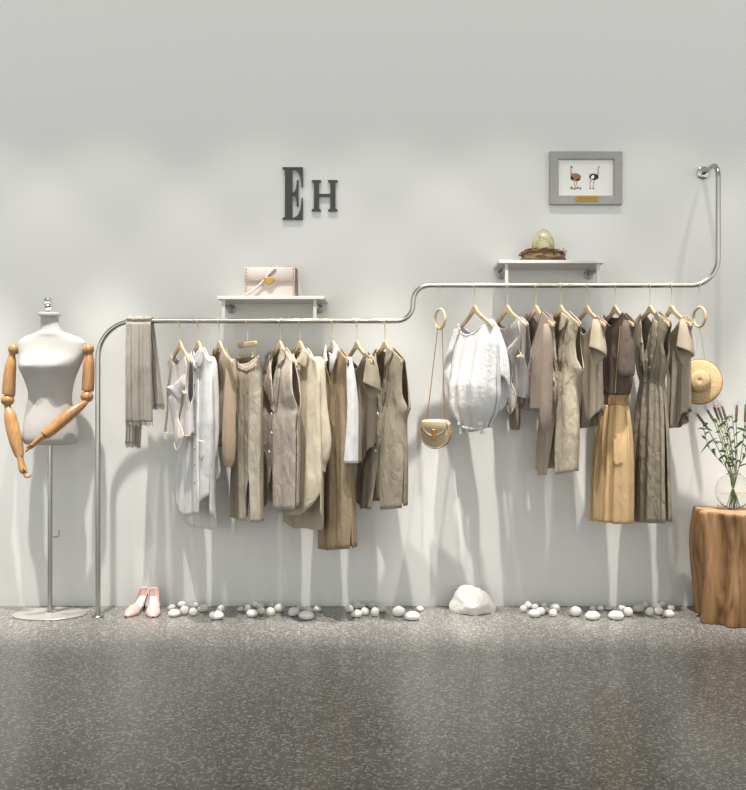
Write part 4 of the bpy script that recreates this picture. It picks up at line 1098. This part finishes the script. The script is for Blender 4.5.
# ------------------------------------------------------------------ letters
def letters():
    def W(pts, x0, y0, k, d=0.0): return [((x0 + X_ / k - VX) / SW, EYE + (HZ - (y0 + Y_ / k)) / SW) for X_, Y_ in pts]
    K = 6.78
    def cur(p0, p1, p2, n=8): return [((1 - t) ** 2 * p0[0] + 2 * t * (1 - t) * p1[0] + t * t * p2[0], (1 - t) ** 2 * p0[1] + 2 * t * (1 - t) * p1[1] + t * t * p2[1]) for t in [i / n for i in range(n + 1)]]
    E = [(155, 122), (155, 133), (172, 138), (172, 460), (155, 465), (155, 475), (292, 475), (292, 328), (285, 328)]
    E += cur((284, 335), (280, 462), (222, 464))[1:]
    E += [(221, 306)] + cur((228, 304), (250, 312), (252, 386)) + [(262, 386), (262, 208), (252, 208)] + cur((252, 212), (250, 285), (228, 292)) + [(221, 290)]
    E += [(222, 134)] + cur((226, 134), (280, 140), (284, 256)) + [(292, 256), (292, 122)]
    H = [(352, 209), (352, 218), (368, 226), (368, 400), (352, 410), (352, 418), (415, 418), (415, 410), (401, 400), (401, 318), (479, 318), (479, 400), (463, 410), (463, 418), (527, 418), (527, 410), (512, 400), (512, 226), (527, 218), (527, 209), (463, 209), (463, 218), (479, 226), (479, 302), (401, 302), (401, 226), (415, 218), (415, 209)]
    for nm, pts, lab in (('wall_letter', E, 'tall charcoal serif letter E mounted on the wall'), ('wall_letter', H, 'smaller charcoal serif letter H mounted on the wall')):
        p2 = W(pts, 260, 150, K)
        b = MB(); b.extrude(p2, (Vector((0, -.0125, 0)), Vector((1, 0, 0)), Vector((0, 0, 1)), Vector((0, -1, 0))), .016, .0)
        cx = sum(p[0] for p in p2) / len(p2)
        o = b.build(nm, M['letter'], smooth=False, origin=(cx, -.017, min(p[1] for p in p2)))
        tag(o, lab, 'letter', 'letters on the wall')
        pin = MB(); kx = [p[0] for p in p2]; zz = [p[1] for p in p2]
        for zq in (min(zz) + .03, max(zz) - .03):
            xq = (260 + (196 if pts is E else 384) / K - VX) / SW
            pin.tube([(xq, -.0005, zq), (xq, -.005, zq)], .004, 8)
        pin.build('standoff', M['letter'], o)
letters()

# ------------------------------------------------------------------ framed print
def picture():
    def w(x, y): return Vector(((x - VX) / SW, 0, EYE + (HZ - y) / SW))
    a, c = w(549, 205.3), w(621.3, 152.5); i0, i1 = w(557.8, 196.3), w(613, 160.3)
    t = thing('picture_frame', 'grey framed print of two ostriches hanging on the wall', 'picture', ((a.x + c.x) / 2, 0, a.z))
    b = MB(); D_ = .028
    def ring(x0, z0, x1, z1, y): return [Vector((x0, y, z0)), Vector((x1, y, z0)), Vector((x1, y, z1)), Vector((x0, y, z1))]
    rows = [ring(a.x, a.z, c.x, c.z, -.001), ring(a.x, a.z, c.x, c.z, -D_ + .003), ring(a.x + .003, a.z + .003, c.x - .003, c.z - .003, -D_), ring(i0.x - .004, i0.z - .004, i1.x + .004, i1.z + .004, -D_ + .002), ring(i0.x, i0.z, i1.x, i1.z, -D_ + .006), ring(i0.x, i0.z, i1.x, i1.z, -.004)]
    b.grid(rows, True); b.build('frame', M['framegrey'], t, smooth=False)
    b = MB(); b.box((i0.x - .002, -.009, i0.z - .002), (i1.x + .002, -.005, i1.z + .002)); pr = b.build('print', M['paper'], t, smooth=False)
    K = 13.16
    def q(X_, Y_, y=-.0096): v = w(560 + X_ / K, 150 + Y_ / K); v.y = y; return v
    def blob(mb, cx, cy, rx, ry, mi, rot=0, y=-.0096, n=24, jag=0.0, seed=0):
        rn = random.Random(seed); pts = []
        for k in range(n):
            an = 2 * PI * k / n; f = 1 + rn.uniform(-jag, jag); x = rx * f * math.cos(an); yy = ry * f * math.sin(an)
            pts.append(q(cx + x * math.cos(rot) - yy * math.sin(rot), cy + x * math.sin(rot) + yy * math.cos(rot), y))
        k0 = len(mb.v); mb.add([q(cx, cy, y)] + pts, [(0, 1 + i, 1 + (i + 1) % n) for i in range(n)], mi)
    def line(mb, pts, wid, mi, y=-.0096):
        pts = [Vector(p) for p in pts]; L = []
        for i, p in enumerate(pts):
            dv = (pts[min(i + 1, len(pts) - 1)] - pts[max(0, i - 1)]).normalized(); nn = Vector((-dv.y, dv.x)) * wid[i] / 2
            L.append([q(p.x - nn.x, p.y - nn.y, y), q(p.x + nn.x, p.y + nn.y, y)])
        mb.grid(L, mi=mi)
    mats = [M['o_brown'], M['o_black'], M['o_skin'], M['o_white']]
    b = MB()
    line(b, [(150, 330), (141, 300), (141, 265), (146, 232)], [30, 18, 14, 14], 2); blob(b, 147, 229, 14, 11, 1, .3, -.0098)
    for pts in ([(186, 405), (182, 450), (190, 490), (186, 520)], [(216, 400), (214, 450), (204, 485), (208, 512)]): line(b, pts, [18, 12, 10, 12], 2)
    for x, y_ in ((190, 518), (212, 508)): blob(b, x - 6, y_ + 2, 16, 6, 1, .2, -.0098)
    blob(b, 200, 362, 70, 52, 0, .1, -.0100, 30, .06, 3); blob(b, 160, 372, 24, 30, 1, .3, -.0101, 20, .15, 5); blob(b, 232, 398, 30, 14, 1, -.3, -.0101, 20, .1, 6)
    blob(b, 205, 350, 48, 34, 0, .1, -.0102, 24, .08, 7)
    for x, y_ in ((146, 498), (156, 508), (232, 500), (262, 510)): blob(b, x, y_, 10, 13, 1, .2, -.0099); blob(b, x - 4, y_ + 8, 9, 8, 0, 0, -.0101)
    b.build('ostrich', mats, pr, smooth=False, label='brown ostrich with small chicks at its feet')
    b = MB()
    line(b, [(488, 335), (496, 300), (496, 265), (502, 236)], [30, 18, 14, 14], 2); blob(b, 506, 230, 15, 11, 2, -.1, -.0098)
    for pts in ([(404, 395), (388, 450), (396, 480), (388, 508)], [(450, 395), (432, 450), (436, 480), (428, 512)]): line(b, pts, [20, 12, 10, 12], 2)
    for x, y_ in ((392, 510), (432, 514)): blob(b, x, y_, 15, 6, 1, .2, -.0098)
    blob(b, 440, 358, 64, 42, 1, .05, -.0100, 30, .06, 9); blob(b, 424, 362, 22, 26, 3, .3, -.0102, 20, .12, 4); blob(b, 366, 366, 20, 10, 3, .3, -.0098, 20, .2, 8)
    blob(b, 462, 345, 18, 16, 1, 0, -.0103)
    b.build('ostrich', mats, pr, smooth=False, label='black and white ostrich')
    # plaque
    p0, p1 = w(574.6, 202.2), w(597.6, 197.0)
    x0, x1, z0, z1 = p0.x, p1.x, p0.z, p1.z; nt_ = .006; zm = (z0 + z1) / 2
    pts = [(x0 + nt_, z0), (x1 - nt_, z0), (x1 - nt_ * .4, z0 + .006), (x1, zm), (x1 - nt_ * .4, z1 - .006), (x1 - nt_, z1), (x0 + nt_, z1), (x0 + nt_ * .4, z1 - .006), (x0, zm), (x0 + nt_ * .4, z0 + .006)]
    b = MB(); b.extrude(pts, (Vector((0, -D_ - .0015, 0)), Vector((1, 0, 0)), Vector((0, 0, 1)), Vector((0, -1, 0))), .004, .001); pl = b.build('plaque', M['goldplate'], t, smooth=False, label='gold name plaque')
    cu = bpy.data.curves.new('inscription', 'FONT'); cu.body = 'Ostrich Family'; cu.size = .0185; cu.shear = .35; cu.align_x = 'CENTER'; cu.align_y = 'CENTER'
    to = bpy.data.objects.new('inscription_text', cu); COL.objects.link(to)
    to.rotation_euler = (PI / 2, 0, 0)
    bpy.context.view_layer.update()
    dg = bpy.context.evaluated_depsgraph_get(); me = bpy.data.meshes.new_from_object(to.evaluated_get(dg))
    base = Vector(((x0 + x1) / 2, -D_ - .0039, zm)) - root_loc(t)
    me.transform(Matrix.Translation(base) @ Matrix.Rotation(PI / 2, 4, 'X'))
    bpy.data.objects.remove(to); me.materials.clear(); me.materials.append(M['o_ink'])
    o = bpy.data.objects.new('inscription', me); COL.objects.link(o); o.parent = pl
picture()

# ------------------------------------------------------------------ shoes
def shoe(toe, dirv, label):
    t0 = Vector((toe.x, toe.y, 0)); f = Vector((dirv[0], dirv[1], 0)).normalized(); sd = Vector((-f.y, f.x, 0)); up = Vector((0, 0, 1))
    L = .215
    t = thing('high_heel_shoe', label, 'shoe', tuple(t0 + f * .1), 'pair of pink high heels')
    def zsole(w): return .004 + .066 * sm((w - .33) / .62) ** 1.0
    def half(w):
        return interp([(0, .004), (.04, .014), (.12, .025), (.22, .034), (.34, .0385), (.5, .031), (.7, .024), (.88, .024), (.97, .018), (1.0, .006)], w)[0]
    def Q(w, y, z): return t0 + f * (w * L) + sd * y + up * z
    b = MB()
    rows = []
    for i in range(31):
        w = i / 30; h = half(w); z = zsole(w)
        rows.append([Q(w, -h, z), Q(w, h, z), Q(w, h, z - .004), Q(w, -h, z - .004)])
    b.grid(rows, True); b.f.append((0, 1, 2, 3)); b.mi.append(0); k = len(b.v); b.f.append((k - 1, k - 2, k - 3, k - 4)); b.mi.append(0); b.build('sole', M['black'], t, label='black sole')
    b = MB(); rows = []
    for i in range(31):
        w = .03 + .94 * i / 30; h = half(w) * .93; z = zsole(w) + .0012
        rows.append([Q(w, -h + 2 * h * j / 6, z + .0015 * abs(j - 3) / 3) for j in range(7)])
    b.grid(rows); b.build('insole', M['insole'], t, solid=.001, label='cream insole')
    # vamp
    b = MB(); rows = []
    for i in range(25):
        w0 = i / 24
        row = []
        for j in range(17):
            a = PI * j / 16; edge = .40 + .05 * abs(math.cos(a))
            w = .003 + edge * w0; h = half(w) + .0015
            H = interp([(0, .006), (.05, .017), (.15, .028), (.3, .040), (.45, .047)], w)[0]
            row.append(Q(w, h * math.cos(a), zsole(w) - .001 + H * (math.sin(a) ** .75)))
        rows.append(row)
    b.grid(rows); b.build('vamp', M['pink'], t, solid=.002)
    # heel counter
    b = MB(); rows = []
    for i in range(41):
        u = -1 + 2 * i / 40
        w = 1.0 - .40 * abs(u) ** 1.3; h = half(w); sg = 1 if u > 0 else -1
        yy = sg * h if abs(u) > .12 else h * u / .12 if False else sg * h * min(1, abs(u) / .25)
        Hc = .052 * (1 - abs(u) ** 1.5) + .001
        rows.append([Q(w + .05 * (v / 6) * (1 - abs(u)) * (1 - v / 9), yy * (1 + .22 * math.sin(PI * v / 6 * .8)), zsole(w) - .002 + Hc * v / 6) for v in range(7)])
    b.grid(rows); b.build('heel_counter', M['pink'], t, solid=.002)
    b = MB(); b.tube([Q(.93, 0, .0005), Q(.935, 0, .02), Q(.93, 0, .045), Q(.92, 0, .066)], [.0055, .0055, .009, .017], 12); b.build('heel', M['black'], t, label='black stiletto heel')
def toe_pt(px, py): d = floor_d(py); return P(px, py, d)
shoe(toe_pt(125.8, 617.6), (.045, .2), 'left pink high heel, turned outwards, by the rail foot')
shoe(toe_pt(153.2, 618.0), (-.05, .19), 'right pink high heel, pointing forwards, next to the pebbles')

# ------------------------------------------------------------------ pebbles and boulder
clusters = [
 ('the pebble group right of the pink shoes', [(171.8,607.7,8,6.5,1),(181.8,604.5,8.5,6.5,0),(174.5,613,12,8,0),(184.5,610,9,10,0),(193.2,611.8,9,8.5,0),(196,605.3,6.5,6,1),(203.4,608,11,8.5,1),(216.6,615,15.5,9,0),(221,608.8,9,8,1)]),
 ('the pebble group below the clipped trousers', [(241,609,7,5.5,1),(247.9,608,7,7.5,0),(255.5,604.7,6,6.5,0),(252.1,613.3,12,7.5,0),(260.2,606,8,7,1),(261,611,8.5,8,1),(270.3,611.7,10,9,1),(271.2,605.7,6.5,6,1),(279.3,608,10.5,8.5,1),(293.9,611.3,11.5,9.5,0),(299.5,608,7,6,1),(306.2,615,15.5,9,0),(317.4,609,9,6,1)]),
 ('the pebble group left of the boulder', [(349.6,608.5,7.6,8,0),(357.3,605.3,9,7.5,1),(356.7,613.5,11.5,8,0),(362.5,606.4,6,6,1),(365,611.4,9,8.3,0),(372,605,8,7,1),(375,611.7,9,10,1),(381.5,608.5,9.5,8,1),(398.7,611,12.5,11,0),(412,615.5,15.3,9.5,0),(419.7,608.8,8,5.4,0)]),
 ('the pebble group right of the boulder', [(523.3,608.7,7.5,7.5,0),(528.3,605,8,7.5,0),(535,607,7.5,7,0),(534.7,613.2,12,8,0),(540.8,611,9.5,8.5,0),(545,605.7,7.5,7,0),(546.6,610,6,6,0),(554.6,607.5,11,9,0),(552.8,612.6,8.5,8.5,0),(575.5,611,11.5,10.6,0)]),
 ('the pebble group left of the wooden stump', [(592.7,608.4,7,5,1),(592.5,615.3,15,9.2,0),(600,608.4,7,5.5,1),(608.8,608,9.5,4,1),(616,615,15.5,9.5,0),(621.5,608.8,8.5,7,0),(627.5,611.4,11,10,0),(638.5,608,12,8.7,1),(645,605.4,6.5,6.5,1),(649.4,611.4,9.2,9.4,1),(656,606,9,8,0),(658.6,610.8,9.5,8.7,0),(662.5,604.8,6,6.5,1),(668.8,613.5,11.4,7.4,0),(671.2,608,8,6,1)])]
ORD = ['leftmost', 'second from left', 'third from left', 'fourth from left', 'fifth from left', 'sixth from left', 'seventh from left', 'eighth from left', 'ninth from left', 'tenth from left', 'eleventh from left', 'twelfth from left', 'thirteenth from left', 'fourteenth from left', 'fifteenth from left']
rnd = random.Random(11)
for where, lst in clusters:
    lst = sorted(lst); n = len(lst)
    for k, (cx, cy, w, h, grey) in enumerate(lst):
        yb = cy + h / 2
        d = floor_d(yb) - .012
        rx = w / 2 / sc_at(d); rz = h / 2 / sc_at(d) * 1.02; ry = min(rx * .85, .04)
        d = max(d, ry + .004)
        c = P(cx, cy, d); zc = rz * .94
        sd = rnd.uniform(0, 50); flat = w > 11
        def fn(v, sd=sd):
            m = noise.noise(v * 1.1 + Vector((sd, 0, 0)))
            q = v * (1 + .10 * m)
            if q.z < -.6: q.z = -.6 - (q.z + .6) * -.35
            return q
        b = MB(); b.ball((c.x, -d, zc), rx, ry, rz, 20, 14, fn=fn, rot=Matrix.Rotation(rnd.uniform(-.4, .4), 3, 'Z'))
        lowest = min(v.z for v in b.v)
        for v in b.v: v.z -= lowest - .0003
        o = b.build('pebble', M['pebblegrey'] if grey else M['pebble'], origin=(c.x, -d, 0), angle=0)
        pos = 'rightmost' if k == n - 1 else ORD[k]
        size = 'large flat' if w >= 14 else ('small' if w < 7.6 else 'rounded')
        tag(o, '%s %s pebble, %s in %s' % (size, 'greyish' if grey else 'white', pos, where), 'pebble', 'white pebbles along the wall')
def boulder():
    d0 = 0.13
    out = [(447.8, 606), (453, 598), (454.5, 593.5), (460, 586.3), (466, 585.6), (471, 586), (478, 588.6), (486, 592.4), (492, 599.5), (496.5, 608), (496.6, 614), (494, 617), (470, 617.5), (456, 616.5), (450, 611.5)]
    c = P(472, 603, d0)
    import mathutils
    pts2 = [Vector((P(x, y, d0).x - c.x, P(x, y, d0).z - c.z)) for x, y in out]
    def radius(a):
        dv = Vector((math.cos(a), math.sin(a))); best = .1
        for i in range(len(pts2)):
            p, q = pts2[i], pts2[(i + 1) % len(pts2)]
            r_ = mathutils.geometry.intersect_line_line_2d(Vector((0, 0)), dv * 2, p, q)
            if r_: best = r_.length
        return best
    rf = random.Random(21); facets = []
    for ax_, az_, pd in ((-.5, .6, .085), (.1, .9, .082), (.55, .5, .092), (-.8, .1, .088), (.75, -.1, .100), (.15, .25, .094), (-.25, .3, .088), (.4, -.25, .094), (-.35, -.3, .092), (.0, .6, .082), (.35, .15, .098)):
        facets.append((Vector((ax_, -.75 + rf.uniform(-.2, .2), az_)).normalized(), pd))
    b = MB(); rows = []; n = 64
    prof = [(-.11, .05), (-.107, .35), (-.095, .62), (-.07, .84), (-.035, .96), (0, 1), (.03, .98), (.065, .88), (.09, .68), (.103, .4), (.107, .06)]
    for dep, k in prof:
        row = []
        for i in range(n):
            a = 2 * PI * i / n; r_ = radius(a) * k
            q = Vector((r_ * math.cos(a) + .01 * dep / .1, dep, r_ * math.sin(a)))
            for pn, pd in facets:
                e = q.dot(pn) - pd
                if e > 0: q = q - pn * (e * .92)
            m = noise.noise(q * 24) * .0035 + noise.noise(q * 60) * .0018
            q = q * (1 + m / max(.05, q.length))
            w = c + q; w.z = max(.0005, w.z); row.append(w)
        rows.append(row)
    b.grid(rows, True); k0 = len(b.v) - n
    b.f.append(tuple(range(n))); b.mi.append(0); b.f.append(tuple(k0 + i for i in range(n))); b.mi.append(0)
    o = b.build('boulder', M['rock'], origin=(c.x, -d0, 0), angle=35); tag(o, 'big rough white boulder on the floor against the wall', 'rock')
boulder()

# ------------------------------------------------------------------ stump, vase, dried grasses
def stump():
    cx, d0 = 1.93, 0.27; h = .587
    t = thing('stump_table', 'fluted natural wood stump table in the right corner', 'stump table', (cx, -d0, 0))
    n = 120; rows = []
    def rad(a, z):
        v = z / h
        # superellipse with flutes running up the trunk
        c_, s_ = abs(math.cos(a)), abs(math.sin(a)); p = 3.2
        r = 1 / ((c_ / .275) ** p + (s_ / .20) ** p) ** (1 / p)
        sh = .35 * math.sin(2.4 * v + a * 2)
        f = .022 * math.sin(9 * a + 1.2 * math.sin(3.1 * v) + .4) + .015 * math.sin(15 * a + 2.0 * math.sin(2.2 * v + 1) + 2) + .008 * math.sin(5 * a + 3 * v)
        f += .012 * math.sin(5.0 * v + 3 * a)
        return r + f * (1.0)
    zs = [.003, .01, .03] + [h * k / 24 for k in range(2, 24)] + [h - .012, h - .004, h]
    for z in zs:
        k = 1 - (.012 if z < .006 else 0) - (.02 if z > h - .002 else (.006 if z > h - .006 else 0))
        rows.append([Vector((cx + rad(2 * PI * i / n, z) * k * math.cos(2 * PI * i / n), -d0 - rad(2 * PI * i / n, z) * k * math.sin(2 * PI * i / n), z)) for i in range(n)])
    lim = -.006
    for r_ in rows:
        for v in r_: v.y = min(v.y, lim)
    b = MB(); b.grid(rows, True); b.f.append(tuple(range(n))); b.mi.append(0)
    b.build('trunk', M['stump'], t, angle=60)
    top = rows[-1]; b = MB(); cc = Vector((cx, -d0, h + .0015)); rr2 = []
    for k in (1.0, .8, .55, .3, .1): rr2.append([Vector((cc.x + (p.x - cc.x) * k, cc.y + (p.y - cc.y) * k, h + .0005 + .0015 * (1 - k))) for p in top])
    b.grid(rr2, True); k0 = len(b.v) - n; b.f.append(tuple(k0 + i for i in range(n))); b.mi.append(0); b.build('top', M['stumptop'], t, angle=0)
    return h
SH = stump()
def vase():
    d0 = .26; s = sc_at(d0); zb = SH + .003
    c = P(733.5, 490, d0); Rv = .0985; c.z = zb + Rv * .985
    t = thing('glass_vase', 'round clear glass vase half filled with water on the stump', 'vase', (c.x, -d0, zb))
    b = MB(); n = 56
    def prof_r(off): return [(-90 + 160 * k / 26) for k in range(27)]
    def shell(off, a0=-90, a1=70, m=28):
        rows = []
        for k in range(m + 1):
            a = R(a0 + (a1 - a0) * k / m); r = (Rv - off) * max(.002, math.cos(a)); z = c.z + (Rv - off) * math.sin(a)
            if z < zb + off: z = zb + off
            rows.append([Vector((c.x + r * math.cos(2 * PI * i / n), -d0 + r * .62 * math.sin(2 * PI * i / n), z)) for i in range(n)])
        return rows
    outer = shell(0); inner = shell(.0035)
    b.grid(outer + inner[::-1], True); b.build('bowl', M['glass'], t, merge=.0001, angle=0)
    b = MB(); rim = outer[-1]; b.tube([p for p in rim] + [rim[0]], .003, 8); b.build('rim', M['glass'], t)
    zl = P(0, 493, d0).z; a1 = math.degrees(math.asin((zl - c.z) / (Rv - .0045)))
    rows = shell(.0045, -90, a1, 18); b = MB(); b.grid(rows, True); k0 = len(b.v) - n; b.f.append(tuple(k0 + i for i in range(n))); b.mi.append(0)
    b.f.append(tuple(range(n))); b.mi.append(0)
    b.build('water', M['water'], t, merge=.0001, angle=30)
    return c, zb
vc, vzb = vase()
def stems():
    rnd = random.Random(5); d0 = .26
    heads = [((697, 414), (708, 429), 'leftmost dried grass stem in the vase, leaning furthest left'), ((707.5, 410), (714.5, 422), 'second dried grass stem from the left in the vase'), ((714, 407), (719, 420), 'third dried grass stem from the left in the vase'),
             ((718, 407), (722.5, 420), 'fourth dried grass stem from the left in the vase'), ((722, 406.5), (726.5, 420), 'fifth dried grass stem from the left in the vase'), ((737, 405), (736, 422), 'upright dried grass stem right of the others in the vase'), ((746, 404), (745, 422), 'dried grass stem at the right edge of the photo')]
    for k, (tp, bt, lab) in enumerate(heads):
        dz = d0 + (-.02, .015, -.01, .02, .0, -.015, .01)[k]
        foot = Vector((vc.x + .03 - .008 * k, -d0 + .004 * (k - 3), vzb + .008))
        neck = P(727.5 + 1.8 * k, 470, dz * .5 + d0 * .5)
        t = thing('dried_grass_stem', lab, 'dried grass', tuple(foot), 'dried grass stems in the vase')
        B, Tp = P(bt[0], bt[1], dz), P(tp[0], tp[1], dz)
        pts = [foot, foot.lerp(neck, .55), neck, neck.lerp(B, .5) + Vector((.004, 0, .0)), B]
        pp = [Vector(q) for q in smooth_path([tuple(q) for q in pts], 5)]
        b = MB(); b.tube(pp, .0022, 6); b.build('stem', M['stem'], t)
        b = MB(); hp = [B.lerp(Tp, i / 12) for i in range(13)]
        b.tube(hp, [.0045 + .003 * (i % 2) + .0015 * math.sin(PI * i / 12) for i in range(13)], 8); hd = b.build('seed_head', M['wheat'], t)
        b = MB(); ax = (Tp - B).normalized()
        for i in range(18):
            p = B.lerp(Tp, rnd.uniform(.25, 1)); q = p + ax * rnd.uniform(.03, .07) + Vector((rnd.uniform(-.02, .02), rnd.uniform(-.02, .02), 0))
            b.tube([p, q], [.0005, .0003], 4, caps=False)
        b.build('awns', M['awn'], hd)
    # leafy stems
    def leafstrip(mb, p, dr, Ln, wd, droop):
        dr = dr.normalized(); sd = dr.cross(Vector((0, -1, .2))).normalized(); rows = []
        for i in range(9):
            w = i / 8; c = p + dr * (Ln * w) + Vector((0, 0, -droop * Ln * w * w)); h = wd * math.sin(PI * (.08 + .92 * w)) ** .8 * (1 if w < .98 else .2)
            rows.append([c - sd * h, c + Vector((0, -.0015, -.001)), c + sd * h])
        mb.grid(rows)
    leafy = [((703, 424), 706, 'leafy green stem leaning furthest left in the vase'), ((716, 420), 722, 'leafy green stem with pale buds in the vase, left of centre'), ((724, 418), 728, 'leafy green stem with pale buds in the middle of the vase'), ((732, 414), 731, 'upright leafy green stem right of the buds'), ((745, 425), 742, 'dark leafy stem at the right edge of the photo')]
    for k, (tp, mid, lab) in enumerate(leafy):
        dz = d0 + (.01, .03, -.01, .02, .0)[k]
        foot = Vector((vc.x + .012 - .012 * k, -d0 - .012 + .005 * k, vzb + .008)); neck = P(728 + 2.5 * k, 470, d0)
        t = thing('leafy_stem', lab, 'plant stem', tuple(foot), 'leafy stems in the vase')
        T_ = P(tp[0], tp[1], dz); M_ = P(mid + (tp[0] - mid) * .2 + 4, 448, dz)
        pts = smooth_path([tuple(q) for q in (foot, foot.lerp(neck, .6), neck, M_, T_)], 6); pts = [Vector(q) for q in pts]
        b = MB(); b.tube(pts, .002, 6); b.build('stem', M['stem'], t)
        for i in range(11):
            p = pts[int(13 + (len(pts) - 14) * (i + rnd.random() * .6) / 11)]
            sg = -1 if (i + k) % 2 else 1
            dr = Vector((sg * rnd.uniform(.25, .9) - .15, rnd.uniform(-.5, .3), rnd.uniform(.5, 1.3)))
            b = MB(); leafstrip(b, p, dr, rnd.uniform(.035, .075), rnd.uniform(.004, .0085), rnd.uniform(.1, .8)); b.build('leaf', M['leaf'], t, solid=.0008)
        if k in (1, 2):
            for i in range(14):
                p = pts[int(16 + (len(pts) - 17) * rnd.random())] + Vector((rnd.uniform(-.02, .02), rnd.uniform(-.02, .01), rnd.uniform(-.01, .015)))
                b = MB(); b.ball(p, .004, .004, .010, 8, 6, rot=Matrix.Rotation(rnd.uniform(-.6, .6), 3, 'Y')); b.build('bud', M['leafpale'], t)
        if k == 0:
            for (x0, y0), (x1, y1) in (((716, 438), (706, 448)), ((712, 431), (701.5, 428)), ((718, 444), (711, 440))):
                b = MB(); p = P(x0, y0, dz); q = P(x1, y1, dz); leafstrip(b, p, (q - p) + Vector((0, 0, .03)), (q - p).length * 1.2, .0055, .5); b.build('leaf', M['leaf'], t, solid=.0008)
stems()

# ------------------------------------------------------------------ light
LX = [-20, 108, 262, 385, 505, 650, 790]
for k, px in enumerate(LX):
    # every ceiling fixture: a wide soft field and a tighter beam on the foot of the wall
    for energy, size, blend, tilt in ((FIELD_E, 54, 0.35, 8), (BEAM_E, 23, 0.9, 13)):
        l = bpy.data.lights.new('downlight', 'SPOT'); l.energy = energy; l.spot_size = R(size); l.spot_blend = blend; l.shadow_soft_size = 0.035; l.color = (1.0, 0.945, 0.875)
        o = bpy.data.objects.new('downlight', l); COL.objects.link(o)
        o.location = ((px - VX) / SW, -1.08, 4.3); o.rotation_euler = (R(tilt), 0, 0)
w = bpy.data.worlds.new('studio'); sc.world = w; w.use_nodes = True
nt = w.node_tree; bg = nt.nodes['Background']
tc = nt.nodes.new('ShaderNodeTexCoord'); sp = nt.nodes.new('ShaderNodeSeparateXYZ'); nt.links.new(tc.outputs['Generated'], sp.inputs[0])
mr = nt.nodes.new('ShaderNodeMapRange'); mr.inputs['From Min'].default_value = -0.1; mr.inputs['From Max'].default_value = 0.9
nt.links.new(sp.outputs['Z'], mr.inputs['Value'])
r = ramp(nt, mr.outputs['Result'], [(0.0, (1.60, 1.61, 1.56, 1)), (0.25, (1.50, 1.51, 1.46, 1)), (0.55, (0.66, 0.67, 0.65, 1)), (1.0, (0.42, 0.43, 0.41, 1))])
ny = N(nt, 'ShaderNodeMapRange'); ny.inputs['From Min'].default_value = 0.1; ny.inputs['From Max'].default_value = -0.9
ny.inputs['To Min'].default_value = 0.40; ny.inputs['To Max'].default_value = 1.25; nt.links.new(sp.outputs['Y'], ny.inputs['Value'])
sk = N(nt, 'ShaderNodeMix', data_type='RGBA', blend_type='MULTIPLY'); sk.inputs[0].default_value = 1.0
nt.links.new(r.outputs['Color'], sk.inputs[6]); nt.links.new(ny.outputs['Result'], sk.inputs[7])
nt.links.new(sk.outputs[2], bg.inputs['Color']); bg.inputs['Strength'].default_value = 0.83

# ------------------------------------------------------------------ camera
cam = bpy.data.cameras.new('camera'); co = bpy.data.objects.new('camera', cam); COL.objects.link(co)
co.location = (0, -DIST, EYE); co.rotation_euler = (PI / 2, 0, 0)
cam.sensor_fit = 'VERTICAL'; cam.sensor_height = 36; cam.sensor_width = 36; cam.lens = 36 * FPX / 790
cam.shift_x = -(VX - 373) / 790; cam.shift_y = -(395 - HZ) / 790
sc.camera = co
vs = sc.view_settings; vs.view_transform = 'Standard'; vs.look = 'None'; vs.gamma = 1; vs.use_curve_mapping = False; vs.exposure = 0.0
